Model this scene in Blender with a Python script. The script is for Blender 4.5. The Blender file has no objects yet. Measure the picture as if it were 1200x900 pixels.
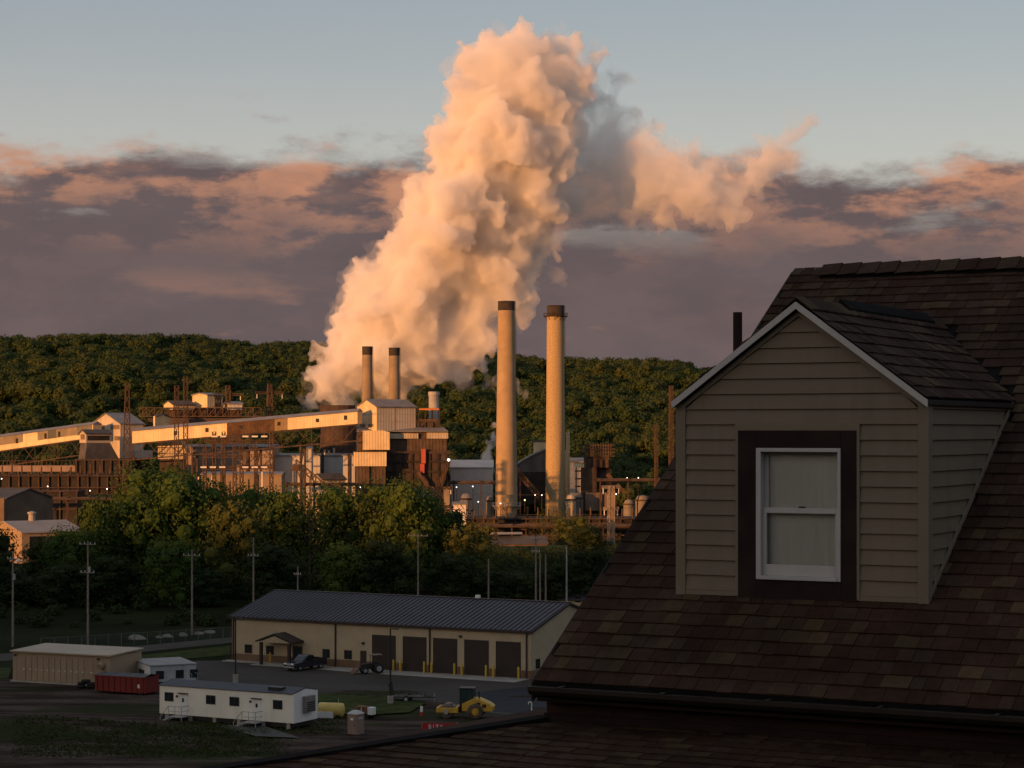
import bpy, bmesh, math, random
import numpy as np
from mathutils import Vector, Matrix, noise as mnoise
R = math.radians
random.seed(7)
scene = bpy.context.scene
COL = scene.collection

# ---------------------------------------------------------------- camera
EYE = 29.2          # eye height above the yard (the yard is z = 0)
F = 2470.0          # focal length in photo pixels (1200 wide)
HZ = 505.0          # horizon row in the photo
cam = bpy.data.cameras.new('camera'); camo = bpy.data.objects.new('camera', cam); COL.objects.link(camo)
camo.location = (0, 0, EYE); camo.rotation_euler = (R(90), 0, 0)
cam.sensor_width = 36; cam.lens = 36 * F / 1200
cam.shift_y = (HZ - 450) / 1200
cam.clip_start = 0.5; cam.clip_end = 20000
scene.camera = camo

# ---------------------------------------------------------------- light
SUN_EL = R(5.5); SUN_AZ = R(225)      # from behind the viewer, left (measured clockwise from +Y)
sdir = Vector((math.sin(SUN_AZ) * math.cos(SUN_EL), math.cos(SUN_AZ) * math.cos(SUN_EL), math.sin(SUN_EL)))
sl = bpy.data.lights.new('sun', 'SUN'); slo = bpy.data.objects.new('sun', sl); COL.objects.link(slo)
sl.energy = 5.0; sl.angle = R(0.55); sl.color = (1.0, 0.405, 0.115)
slo.rotation_euler = (-sdir).to_track_quat('-Z', 'Y').to_euler()

class S:
    """tiny expression wrapper round node sockets"""
    nt = None
    def __init__(s, o): s.o = o
    @staticmethod
    def m(op, *a, clamp=False):
        n = S.nt.nodes.new('ShaderNodeMath'); n.operation = op; n.use_clamp = clamp
        for i, v in enumerate(a):
            if isinstance(v, S): S.nt.links.new(v.o, n.inputs[i])
            else: n.inputs[i].default_value = v
        return S(n.outputs[0])
    def __add__(s, b): return S.m('ADD', s, b)
    __radd__ = __add__
    def __sub__(s, b): return S.m('SUBTRACT', s, b)
    def __rsub__(s, b): return S.m('SUBTRACT', b, s)
    def __mul__(s, b): return S.m('MULTIPLY', s, b)
    __rmul__ = __mul__
    def __truediv__(s, b): return S.m('DIVIDE', s, b)
def smooth(x, a, b):
    n = S.nt.nodes.new('ShaderNodeMapRange'); n.interpolation_type = 'SMOOTHSTEP'
    S.nt.links.new(x.o, n.inputs[0]); n.inputs[1].default_value = a; n.inputs[2].default_value = b
    return S(n.outputs[0])
def vec(x, y, z):
    n = S.nt.nodes.new('ShaderNodeCombineXYZ')
    for i, v in enumerate((x, y, z)):
        if isinstance(v, S): S.nt.links.new(v.o, n.inputs[i])
        else: n.inputs[i].default_value = v
    return S(n.outputs[0])
def nz(v, scale, detail=5, rough=.55, dist=0.0):
    n = S.nt.nodes.new('ShaderNodeTexNoise'); S.nt.links.new(v.o, n.inputs['Vector'])
    n.inputs['Scale'].default_value = scale; n.inputs['Detail'].default_value = detail
    n.inputs['Roughness'].default_value = rough; n.inputs['Distortion'].default_value = dist
    return S(n.outputs['Fac'])
def mixc(f, a, b, blend='MIX'):
    n = S.nt.nodes.new('ShaderNodeMix'); n.data_type = 'RGBA'; n.blend_type = blend
    for i, v in ((0, f), (6, a), (7, b)):
        if isinstance(v, S): S.nt.links.new(v.o, n.inputs[i])
        elif i == 0: n.inputs[0].default_value = v
        else: n.inputs[i].default_value = (*v[:3], 1)
    return S(n.outputs[2])

world = bpy.data.worlds.new('World'); scene.world = world; world.use_nodes = True
S.nt = nt = world.node_tree; nt.nodes.clear()
sky = nt.nodes.new('ShaderNodeTexSky'); sky.sky_type = 'NISHITA'; sky.sun_disc = False
sky.sun_elevation = SUN_EL; sky.sun_rotation = SUN_AZ; sky.air_density = 1.0; sky.dust_density = 2.2; sky.ozone_density = 1.2
tc = nt.nodes.new('ShaderNodeTexCoord')
sp = nt.nodes.new('ShaderNodeSeparateXYZ'); nt.links.new(tc.outputs['Generated'], sp.inputs[0])
X, Y, Z = (S(sp.outputs[i]) for i in range(3))
h = S.m('SQRT', X * X + Y * Y) + 1e-4
ux, uy, e = X / h, Y / h, Z / h
SKY = 0.14
OX, OS = 3.7, 5.2
p = vec(ux + OX, uy, e * 2.6)
n1 = nz(p, 4.2, 3, .50)
n2 = nz(p, 20.0, 9, .62)
n3 = nz(vec(ux + OX, uy + 2.0, e * 2.6), 13.0, 9, .60)
n3s = nz(vec(ux + OX - .012, uy + 1.992, (e + .010) * 2.6), 13.0, 9, .60)     # the same clouds a little towards the sun
st = nz(vec(ux + OS, uy, e * 8.0), 6.0, 7, .55)
st2 = nz(vec(ux + OS, uy + 4.0, e * 6.0), 8.0, 9, .58)
# a bank of low cloud that goes all the way round, ragged and broken along its top, under a thin high veil
top = 0.126 + (n1 - 0.5) * 0.075 + (n2 - .5) * 0.045 + (n3 - .5) * .03
gap = smooth(st + (n2 - .5) * .5 + (n1 - .5) * .3, .60, .72) * smooth(e, .078, .100)
bank = smooth(top - e, -0.004, 0.013) * (1.0 - gap * .25)
wisp = smooth(st2 + (n2 - .5) * .5, .64, .80) * smooth(e, .10, .13) * (1.0 - smooth(e, .14, .165)) * .7
rim = smooth(top - e, .056, .004)
relief = smooth(n3 - n3s + (n2 - .5) * .05, -.05, .09)
lit = relief * (.03 + rim * .85) + smooth(n3 * .6 + rim * .5 + (st2 - .5) * .6, .70, .95) * .35
lowlit = smooth(st2 * .7 + n3 * .45, .63, .75) * smooth(e, .085, .06) * .30
body = mixc(smooth(n3, .3, .7), (.104, .077, .079), (.120, .090, .090))
body = mixc(smooth(e, .06, .02) * .5, body, (.115, .086, .088))
cl = mixc(S.m('MINIMUM', S.m('MAXIMUM', lit, lowlit), 1.0), body, (.43, .205, .125))
sk = nt.nodes.new('ShaderNodeMix'); sk.data_type = 'RGBA'; sk.blend_type = 'MULTIPLY'; sk.inputs[0].default_value = 1
nt.links.new(sky.outputs[0], sk.inputs[6]); sk.inputs[7].default_value = (SKY, SKY, SKY, 1)
veil = mixc(.64 + (n2 - .5) * .12, S(sk.outputs[2]), mixc(smooth(e, .10, .22), (.52, .475, .45), (.315, .335, .375)))
c1 = mixc(S.m('MAXIMUM', bank, wisp), veil, cl)
bg = nt.nodes.new('ShaderNodeBackground'); bg.inputs[1].default_value = 1.0
nt.links.new(c1.o, bg.inputs[0])
wo = nt.nodes.new('ShaderNodeOutputWorld'); nt.links.new(bg.outputs[0], wo.inputs[0])

vs = scene.view_settings; vs.view_transform = 'Standard'; vs.look = 'None'; vs.exposure = 0.3; vs.gamma = 1.0; vs.use_curve_mapping = False
cy = scene.cycles
cy.max_bounces = 14; cy.diffuse_bounces = 3; cy.glossy_bounces = 3; cy.transmission_bounces = 6
cy.transparent_max_bounces = 24; cy.volume_bounces = 10
cy.use_denoising = True; cy.sample_clamp_indirect = 6.0
try: cy.denoiser = 'OPENIMAGEDENOISE'
except Exception: pass

# ---------------------------------------------------------------- helpers
def P(px, py, d):
    """the world point the photo shows at (px, py) when it stands d metres off"""
    return Vector(((px - 600) / F * d, d, EYE + (HZ - py) / F * d))
def Zat(py, d): return EYE + (HZ - py) / F * d
def dgr(py, z=0.0): return (EYE - z) * F / (py - HZ)
def G(px, py, z=0.0):
    d = dgr(py, z); return Vector(((px - 600) / F * d, d, z))

def srgb(r, g, b):
    f = lambda c: ((c / 255 + .055) / 1.055) ** 2.4 if c > 10 else c / 255 / 12.92
    return (f(r), f(g), f(b))

MATS = {}
def mat(name, base, rough=.8, var=.25, scale=1.5, bump=0.0, metal=0.0, ribs=None, streak=0.0, grime=None, spec=.35, alt=None, fine=0.0, world=False):
    """procedural material: mottled colour, optional rib relief, vertical streaks of grime, bump"""
    if name in MATS: return MATS[name]
    m = bpy.data.materials.new(name); m.use_nodes = True; MATS[name] = m
    S.nt = nt = m.node_tree; bs = nt.nodes['Principled BSDF']
    bs.inputs['Roughness'].default_value = rough; bs.inputs['Metallic'].default_value = metal
    bs.inputs['Specular IOR Level'].default_value = spec
    t = nt.nodes.new('ShaderNodeNewGeometry' if world else 'ShaderNodeTexCoord'); tv = t.outputs['Position' if world else 'Object']; o = S(tv)
    n = nz(o, scale, 7, .62)
    lo = tuple(c * (1 - var) for c in base); hi = tuple(min(.9, c * (1 + var)) for c in base)
    if alt: hi = alt
    c = mixc(smooth(n, .32, .68), lo, hi)
    if fine:
        c = mixc(smooth(nz(o, scale * 14, 3, .7), .3, .75) * fine, c, tuple(x * .55 for x in base))
    se = nt.nodes.new('ShaderNodeSeparateXYZ'); nt.links.new(tv, se.inputs[0])
    if streak:
        v = vec(S(se.outputs[0]), S(se.outputs[1]), S(se.outputs[2]) * .07)
        c = mixc(smooth(nz(v, scale * 2.2, 6, .65), .45, .72) * streak, c, grime or tuple(x * .4 for x in base))
    nt.links.new(c.o, bs.inputs['Base Color'])
    hgt = None
    if ribs:
        ax, per, amp = ribs
        s_ = S.m('SINE', (S(se.outputs[ax]) if ax < 2 else S(se.outputs[0]) + S(se.outputs[1])) * (2 * math.pi / per))
        hgt = smooth(s_, -.2, .6) * amp
    if bump:
        b_ = nz(o, scale * 9, 5, .6) * bump
        hgt = b_ if hgt is None else hgt + b_
    if hgt is not None:
        bn = nt.nodes.new('ShaderNodeBump'); bn.inputs['Distance'].default_value = 1.0; bn.inputs['Strength'].default_value = .8
        nt.links.new(hgt.o, bn.inputs['Height']); nt.links.new(bn.outputs[0], bs.inputs['Normal'])
    return m
def emit(name, col, st):
    if name in MATS: return MATS[name]
    m = bpy.data.materials.new(name); m.use_nodes = True; MATS[name] = m
    b = m.node_tree.nodes['Principled BSDF']; b.inputs['Base Color'].default_value = (.8, .8, .8, 1)
    b.inputs['Emission Color'].default_value = (*col, 1); b.inputs['Emission Strength'].default_value = st
    return m
def glass(name, tint=(.02, .022, .026), rough=.06):
    if name in MATS: return MATS[name]
    m = mat(name, tint, rough, .3, .8, spec=.6); return m

class MB:
    """collects shapes into one mesh"""
    def __init__(s, M=None): s.v = []; s.f = []; s.m = []; s.M = M
    def add(s, vs, fs, mi=0):
        o = len(s.v)
        s.v += [tuple(s.M @ Vector(v)) if s.M else tuple(v) for v in vs]
        s.f += [tuple(o + i for i in f) for f in fs]; s.m += [mi] * len(fs); return s
    def box(s, x0, x1, y0, y1, z0, z1, mi=0):
        return s.add([(x0, y0, z0), (x1, y0, z0), (x1, y1, z0), (x0, y1, z0), (x0, y0, z1), (x1, y0, z1), (x1, y1, z1), (x0, y1, z1)],
                     [(0, 3, 2, 1), (4, 5, 6, 7), (0, 1, 5, 4), (1, 2, 6, 5), (2, 3, 7, 6), (3, 0, 4, 7)], mi)
    def prism(s, poly, vec3, mi=0):
        """polygon (3-D points) swept by a vector"""
        n = len(poly); d = Vector(vec3)
        a = [Vector(q) for q in poly]; b = [q + d for q in a]
        return s.add(a + b, [tuple(range(n - 1, -1, -1)), tuple(range(n, 2 * n))] + [(i, (i + 1) % n, n + (i + 1) % n, n + i) for i in range(n)], mi)
    def beam(s, a, b, w, hgt=None, mi=0):
        a = Vector(a); b = Vector(b); hgt = hgt or w; d = (b - a)
        if d.length < 1e-6: return s
        d.normalize(); up = Vector((0, 0, 1)) if abs(d.z) < .95 else Vector((0, 1, 0))
        r = d.cross(up).normalized(); u = r.cross(d)
        r *= w / 2; u *= hgt / 2
        q = [a - r - u, a + r - u, a + r + u, a - r + u, b - r - u, b + r - u, b + r + u, b - r + u]
        return s.add(q, [(0, 3, 2, 1), (4, 5, 6, 7), (0, 1, 5, 4), (1, 2, 6, 5), (2, 3, 7, 6), (3, 0, 4, 7)], mi)
    def cyl(s, a, b, r0, r1=None, n=12, mi=0, caps=True):
        a = Vector(a); b = Vector(b); r1 = r0 if r1 is None else r1
        d = (b - a).normalized(); up = Vector((0, 0, 1)) if abs(d.z) < .95 else Vector((1, 0, 0))
        r = d.cross(up).normalized(); u = r.cross(d)
        vs = [c + (r * math.cos(t) + u * math.sin(t)) * rr for c, rr in ((a, r0), (b, r1)) for t in [2 * math.pi * i / n for i in range(n)]]
        fs = [(i, (i + 1) % n, n + (i + 1) % n, n + i) for i in range(n)]
        if caps: fs += [tuple(range(n - 1, -1, -1)), tuple(range(n, 2 * n))]
        return s.add(vs, fs, mi)
    def tube(s, pts, r, n=8, mi=0):
        for a, b in zip(pts[:-1], pts[1:]): s.cyl(a, b, r, r, n, mi)
        return s
    def lathe(s, prof, c=(0, 0, 0), n=24, mi=0):
        vs = [(c[0] + r * math.cos(2 * math.pi * i / n), c[1] + r * math.sin(2 * math.pi * i / n), c[2] + z) for r, z in prof for i in range(n)]
        fs = [(k * n + i, k * n + (i + 1) % n, (k + 1) * n + (i + 1) % n, (k + 1) * n + i) for k in range(len(prof) - 1) for i in range(n)]
        return s.add(vs, fs, mi)
    def ball(s, c, r, n=8, mi=0, sz=1.0):
        prof = [(r * math.sin(math.pi * k / n), -r * sz * math.cos(math.pi * k / n)) for k in range(n + 1)]
        return s.lathe(prof, c, n + 2, mi)
    def mesh(s, name, mats, smoothed=False):
        me = bpy.data.meshes.new(name); me.from_pydata(s.v, [], s.f)
        for m_ in (mats if isinstance(mats, (list, tuple)) else [mats]): me.materials.append(m_)
        if any(s.m): me.polygons.foreach_set('material_index', s.m)
        if smoothed:
            me.polygons.foreach_set('use_smooth', [True] * len(me.polygons))
        me.update(); return me
    def build(s, name, mats, parent=None, bevel=0.0, smoothed=False):
        o = bpy.data.objects.new(name, s.mesh(name, mats, smoothed)); COL.objects.link(o)
        if parent: o.parent = parent
        if bevel:
            b = o.modifiers.new('bevel', 'BEVEL'); b.width = bevel; b.segments = 2; b.limit_method = 'ANGLE'
        return o
def tag(o, label=None, cat=None, group=None, kind=None):
    if label: o['label'] = label
    if cat: o['category'] = cat
    if group: o['group'] = group
    if kind: o['kind'] = kind
    return o
def empty(name, loc, rz=0.0, label=None, cat=None, group=None):
    o = bpy.data.objects.new(name, None); COL.objects.link(o); o.location = loc; o.rotation_euler = (0, 0, rz)
    o.empty_display_size = .5
    return tag(o, label, cat, group)
def copy_tree(o, parent=None):
    c = o.copy(); COL.objects.link(c); c.parent = parent
    for ch in list(o.children): copy_tree(ch, c)
    return c
class Frame:
    """a building's own axes: origin on the ground, x to the right along the front, y into depth"""
    def __init__(s, o, ang): s.o = Vector(o); s.a = ang; s.ex = Vector((math.cos(ang), math.sin(ang))); s.ey = Vector((-math.sin(ang), math.cos(ang)))
    def at(s, axis, px, off=(0, 0)):
        """distance along an axis from the origin to where the photo column px cuts it"""
        k = (px - 600) / F; ax = s.ex if axis == 'x' else s.ey
        bx = s.o.x + s.ex.x * off[0] + s.ey.x * off[1]; by = s.o.y + s.ex.y * off[0] + s.ey.y * off[1]
        return (k * by - bx) / (ax.x - k * ax.y)
    def dep(s, x, y): return s.o.y + s.ex.y * x + s.ey.y * y
    def z(s, py, x=0, y=0): return Zat(py, s.dep(x, y)) - s.o.z
# ---------------------------------------------------------------- terrain
def sst(a, b, x):
    t = min(1, max(0, (x - a) / (b - a))); return t * t * (3 - 2 * t)
def hill_top(x):
    return 78 + 16 * sst(-150, -700, x) - 9 * sst(-120, 90, x) - 46 * sst(50, 310, x) + 8 * mnoise.noise((x * .006, 3.3, 0)) + 3 * mnoise.noise((x * .02, 8.3, 0))
def terrain(x, y):
    zc = 0.0
    # the hillside the viewer stands on, and the ridge behind that keeps the yard in shade
    near = 21.0 * (1 - sst(10, 150, y)) + 80 * sst(-10, -300, y) - 60 * sst(-340, -900, y)
    if y < 22: near += mnoise.noise((x * .01, y * .01, 5)) * 3 * sst(-20, -120, y)
    zc += near
    zc += -4.0 * sst(430, 560, y) * (1 - sst(780, 820, y)) * 1.0
    zc += -4.0 * sst(780, 820, y)
    t = sst(800, 1460 + 60 * mnoise.noise((x * .004, 1, 1)), y)
    far = hill_top(x) * (t ** .85) + 13 * t * (1 - t) * 4 * mnoise.noise((x * .007, y * .007, 2))
    far -= 45 * sst(1560, 2300, y)
    zc += far + (10 * mnoise.noise((x * .002, y * .002, 9)) if y > 2300 else 0)
    return zc
def axis(pts):
    out = []
    for (a, b, st) in pts:
        n = max(1, int((b - a) / st)); out += [a + (b - a) * i / n for i in range(n)]
    return out + [pts[-1][1]]
xs = axis([(-9000, -2600, 800), (-2600, -900, 110), (-900, 500, 22), (500, 1500, 120), (1500, 9000, 900)])
ys = axis([(-4000, -900, 500), (-900, -340, 60), (-340, -250, 10), (-250, -20, 22), (-20, 200, 8), (200, 780, 22), (780, 1700, 18), (1700, 2600, 110), (2600, 12000, 900)])
gv = [(x, y, terrain(x, y)) for y in ys for x in xs]; nx = len(xs)
gf = [(j * nx + i, j * nx + i + 1, (j + 1) * nx + i + 1, (j + 1) * nx + i) for j in range(len(ys) - 1) for i in range(nx - 1)]
mb = MB(); mb.v = gv; mb.f = gf; mb.m = [0] * len(gf)
M_ground = mat('ground_grass', (.014, .020, .007), .95, .45, .05, bump=.06, alt=(.024, .026, .010), fine=.5, spec=.02)
ground = mb.build('ground', M_ground, smoothed=True); tag(ground, kind='structure')

# ---------------------------------------------------------------- foliage
def leaf_mat(name, a, b, c):
    if name in MATS: return MATS[name]
    m = bpy.data.materials.new(name); m.use_nodes = True; MATS[name] = m
    S.nt = nt = m.node_tree; bs = nt.nodes['Principled BSDF']
    bs.inputs['Roughness'].default_value = .75; bs.inputs['Specular IOR Level'].default_value = .12
    oi = nt.nodes.new('ShaderNodeObjectInfo'); g = nt.nodes.new('ShaderNodeNewGeometry')
    col = mixc(S(oi.outputs['Random']), a, b)
    col = mixc(smooth(nz(S(g.outputs['Position']), .9, 3), .45, .75) * .7, col, c)
    col = mixc(S(g.outputs['Random Per Island']) * .35, col, tuple(x * .5 for x in a))
    nt.links.new(col.o, bs.inputs['Base Color'])
    tr = nt.nodes.new('ShaderNodeBsdfTranslucent'); nt.links.new(col.o, tr.inputs[0])
    mx = nt.nodes.new('ShaderNodeMixShader'); mx.inputs[0].default_value = .25
    nt.links.new(bs.outputs[0], mx.inputs[1]); nt.links.new(tr.outputs[0], mx.inputs[2])
    nt.links.new(mx.outputs[0], nt.nodes['Material Output'].inputs[0])
    return m
M_leaf_far = leaf_mat('leaf_far_wood', (.034, .064, .018), (.066, .080, .024), (.070, .086, .027))
M_leaf_a = leaf_mat('leaf_broad', (.046, .088, .017), (.070, .104, .020), (.088, .112, .026))
M_leaf_b = leaf_mat('leaf_yellowish', (.072, .088, .020), (.095, .100, .025), (.120, .112, .032))
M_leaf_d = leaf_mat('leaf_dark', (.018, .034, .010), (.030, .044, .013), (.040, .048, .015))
M_weed = leaf_mat('leaf_weed', (.030, .046, .012), (.050, .060, .018), (.066, .064, .024))
M_bark = mat('bark', (.085, .062, .045), .9, .4, 3, bump=.03)

def crown_arrays(rng, lobes, nleaf, size, shell=.6):
    """many leaf-sized faces spread through a group of lobes; each lobe is (centre, radii)"""
    w = np.array([r[0] * r[1] * r[2] for _, r in lobes]) ** .7; w /= w.sum()
    idx = rng.choice(len(lobes), nleaf, p=w)
    C = np.array([c for c, _ in lobes])[idx]; Rr = np.array([r for _, r in lobes])[idx]
    d = rng.normal(size=(nleaf, 3)); d /= np.linalg.norm(d, axis=1)[:, None]
    rad = shell + (1.10 - shell) * rng.random(nleaf) ** .6
    # little bays and knobs in every lobe
    bump = 1 + .16 * np.sin(d[:, 0] * 7 + idx * 2.1) * np.sin(d[:, 1] * 6 + idx) + .10 * np.sin(d[:, 2] * 11 + idx * 1.7)
    c = C + d * Rr * (rad * bump)[:, None]
    nrm = d * 1.3 + rng.normal(size=(nleaf, 3)) * .55 + np.array([0, 0, .25]); nrm /= np.linalg.norm(nrm, axis=1)[:, None]
    t = np.cross(nrm, rng.normal(size=(nleaf, 3))); t /= np.linalg.norm(t, axis=1)[:, None]
    b = np.cross(nrm, t)
    s = (size * (.55 + .9 * rng.random(nleaf)))[:, None]
    v = np.stack([c - t * s, c + b * s * .62, c + t * s, c - b * s * .62], 1).reshape(-1, 3)
    return v
def quads_mesh(name, v, m):
    n = len(v) // 4; me = bpy.data.meshes.new(name)
    me.vertices.add(len(v)); me.vertices.foreach_set('co', v.astype(np.float32).ravel())
    me.loops.add(4 * n); me.loops.foreach_set('vertex_index', np.arange(4 * n, dtype=np.int32))
    me.polygons.add(n); me.polygons.foreach_set('loop_start', np.arange(0, 4 * n, 4, dtype=np.int32))
    me.polygons.foreach_set('loop_total', np.full(n, 4, dtype=np.int32))
    me.materials.append(m); me.update(calc_edges=True); me.validate(); return me

# ---- the far wood: instances of a few crowns on the hill
rng = np.random.default_rng(5)
protos = []
for k in range(5):
    lob = [((0, 0, .62), (.42, .42, .36))]
    for j in range(9):
        a = rng.random() * 6.28; r = .30 + .12 * rng.random(); zz = .35 + .5 * rng.random()
        lob.append(((r * math.cos(a) * (1.25 - zz * .6), r * math.sin(a) * (1.25 - zz * .6), zz), tuple(np.array((.19, .19, .16)) * (.8 + .5 * rng.random()))))
    v = crown_arrays(rng, lob, 900, .042, .70)
    me = quads_mesh('far_crown', v, M_leaf_far)
    # a lumpy inner body so that the crown is not see-through
    inner = MB()
    for c, r in lob: inner.ball(c, r[0] * .66, 5, 0, r[2] / r[0])
    inner.cyl((0, 0, -.15), (0, 0, .4), .03, .015, 5)
    bm = bmesh.new(); bm.from_mesh(me); t_ = inner.mesh('t', M_leaf_far); bm.from_mesh(t_); bm.to_mesh(me); bm.free(); bpy.data.meshes.remove(t_)
    protos.append(me)
pts = []
def keep(x, y):
    px = 600 + x / y * F
    return -230 < px < 1330
for y in np.arange(812, 1640, 7.0):
    for x in np.arange(-560, 490, 7.0):
        xx = x + rng.uniform(-3.6, 3.6); yy = y + rng.uniform(-3.6, 3.6)
        if keep(xx, yy): pts.append((xx, yy, terrain(xx, yy) - .8))
pc = bpy.data.meshes.new('far_wood'); pc.from_pydata(pts, [], [])
n = len(pts)
hgt = (6.0 + 11.0 * rng.random(n) ** 2.0).astype(np.float32)
at = pc.attributes.new('tree_h', 'FLOAT', 'POINT'); at.data.foreach_set('value', hgt)
at = pc.attributes.new('tree_r', 'FLOAT', 'POINT'); at.data.foreach_set('value', (rng.random(n) * 6.28).astype(np.float32))
at = pc.attributes.new('tree_i', 'INT', 'POINT'); at.data.foreach_set('value', rng.integers(0, 5, n).astype(np.int32))
wood = bpy.data.objects.new('far_wood', pc); COL.objects.link(wood)
tag(wood, 'dense green wood covering the long hill behind the works', 'wood', kind='stuff')
gn = bpy.data.node_groups.new('scatter_wood', 'GeometryNodeTree')
gn.interface.new_socket('Geometry', in_out='INPUT', socket_type='NodeSocketGeometry'); gn.interface.new_socket('Geometry', in_out='OUTPUT', socket_type='NodeSocketGeometry')
gi = gn.nodes.new('NodeGroupInput'); go = gn.nodes.new('NodeGroupOutput')
iop = gn.nodes.new('GeometryNodeInstanceOnPoints'); gn.links.new(gi.outputs[0], iop.inputs['Points'])
g2i = gn.nodes.new('GeometryNodeGeometryToInstance')
pcol = bpy.data.collections.new('far_crowns')
for me in protos:
    po = bpy.data.objects.new('far_crown', me)
    oi = gn.nodes.new('GeometryNodeObjectInfo'); oi.inputs['Object'].default_value = po
    gn.links.new(oi.outputs['Geometry'], g2i.inputs[0])
gn.links.new(g2i.outputs[0], iop.inputs['Instance']); iop.inputs['Pick Instance'].default_value = True
def named(nm, ty):
    a_ = gn.nodes.new('GeometryNodeInputNamedAttribute'); a_.data_type = ty; a_.inputs[0].default_value = nm; return a_.outputs[0]
gn.links.new(named('tree_i', 'INT'), iop.inputs['Instance Index'])
cx = gn.nodes.new('ShaderNodeCombineXYZ'); hh = named('tree_h', 'FLOAT')
for i in range(3): gn.links.new(hh, cx.inputs[i])
gn.links.new(cx.outputs[0], iop.inputs['Scale'])
cr = gn.nodes.new('ShaderNodeCombineXYZ'); gn.links.new(named('tree_r', 'FLOAT'), cr.inputs[2])
e2r = gn.nodes.new('FunctionNodeEulerToRotation'); gn.links.new(cr.outputs[0], e2r.inputs[0]); gn.links.new(e2r.outputs[0], iop.inputs['Rotation'])
gn.links.new(iop.outputs[0], go.inputs[0])
wood.modifiers.new('scatter', 'NODES').node_group = gn

# ---------------------------------------------------------------- steam
_pr = np.random.default_rng(99); _g = _pr.normal(size=(256, 3)).astype(np.float32); _g /= np.linalg.norm(_g, axis=1)[:, None]
_perm = np.concatenate([_pr.permutation(256)] * 3)
def pnoise(p):
    i = np.floor(p).astype(np.int64); f = (p - i).astype(np.float32); i &= 255; u = f * f * f * (f * (f * 6 - 15) + 10); out = 0
    for a in (0, 1):
        for b in (0, 1):
            for c in (0, 1):
                h_ = _perm[_perm[_perm[(i[:, 0] + a) & 255] + ((i[:, 1] + b) & 255)] + ((i[:, 2] + c) & 255)]
                w = (u[:, 0] if a else 1 - u[:, 0]) * (u[:, 1] if b else 1 - u[:, 1]) * (u[:, 2] if c else 1 - u[:, 2])
                out = out + w * (_g[h_] * (f - np.array((a, b, c), np.float32))).sum(1)
    return out
def steam_mat(name, dens, col=(.98, .965, .95), g=0.0):
    m = bpy.data.materials.new(name); m.use_nodes = True; nt = m.node_tree; nt.nodes.clear()
    pv = nt.nodes.new('ShaderNodeVolumePrincipled'); pv.inputs['Color'].default_value = (*col, 1)
    pv.inputs['Density'].default_value = dens; pv.inputs['Anisotropy'].default_value = g
    ou = nt.nodes.new('ShaderNodeOutputMaterial'); nt.links.new(pv.outputs[0], ou.inputs['Volume']); return m
ICO = {}
for k in (2, 3):
    bm = bmesh.new(); bmesh.ops.create_icosphere(bm, subdivisions=k, radius=1); bm.verts.ensure_lookup_table()
    ICO[k] = (np.array([v.co[:] for v in bm.verts]), np.array([[v.index for v in f.verts] for f in bm.faces])); bm.free()
def puff(name, seeds, dens, d0, voxel, seed, amp=1.0, extra=5, rf=.86, octs=((14.0, 3.6), (6.5, 2.2), (3.0, 1.1), (1.5, .5)), minr=0.0):
    """seeds: (px, py, radius px, density of billows); a closed surface of many merged billows"""
    rg = np.random.default_rng(seed); sph = []
    for s_ in seeds:
        px, py, rp = s_[:3]; off = s_[3] if len(s_) > 3 else 0
        d = d0 + off; r = rp / F * d; c = P(px, py, d); sph.append((c, r * rf))
        for k in range(extra):
            v = Vector(rg.normal(size=3)).normalized(); rr = r * (.30 + .25 * rg.random()); c2 = c + v * (r * (rf - .06)); sph.append((c2, rr))
            for q in range(3):
                w = (v + Vector(rg.normal(size=3)) * .7).normalized(); r3 = rr * (.35 + .3 * rg.random()); sph.append((c2 + w * rr * .85, r3))
    V_ = []; F_ = []; o_ = 0
    for c, r in sph:
        if r < minr: continue
        tv, tf = ICO[3 if r > 4 else 2]
        V_.append(tv * r + np.array(c)); F_.append(tf + o_); o_ += len(tv)
    me = bpy.data.meshes.new('tmp'); me.from_pydata(np.concatenate(V_).tolist(), [], np.concatenate(F_).tolist())
    o = bpy.data.objects.new('tmp', me); COL.objects.link(o)
    rm = o.modifiers.new('r', 'REMESH'); rm.mode = 'VOXEL'; rm.voxel_size = voxel
    dg = bpy.context.evaluated_depsgraph_get(); ev = o.evaluated_get(dg)
    me2 = bpy.data.meshes.new_from_object(ev); bpy.data.objects.remove(o)
    n = len(me2.vertices); co = np.empty(n * 3, np.float32); me2.vertices.foreach_get('co', co); co = co.reshape(-1, 3)
    no = np.empty(n * 3, np.float32); me2.vertices.foreach_get('normal', no); no = no.reshape(-1, 3)
    dis = np.zeros(n, np.float32)
    for (sc, a_) in octs:
        f = 1 / sc
        dis += np.abs(pnoise(co * f + seed)) * a_ * amp * 2.6 - a_ * amp * .6
    co += no * dis[:, None]
    me2.vertices.foreach_set('co', co.ravel()); me2.update()
    o = bpy.data.objects.new('tmp', me2); COL.objects.link(o); rm = o.modifiers.new('r', 'REMESH'); rm.mode = 'VOXEL'; rm.voxel_size = voxel
    dg = bpy.context.evaluated_depsgraph_get(); me2 = bpy.data.meshes.new_from_object(o.evaluated_get(dg)); bpy.data.objects.remove(o)
    me2.materials.clear(); me2.materials.append(steam_mat(name + '_steam', dens))
    ob = bpy.data.objects.new(name, me2); COL.objects.link(ob); return ob
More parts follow.
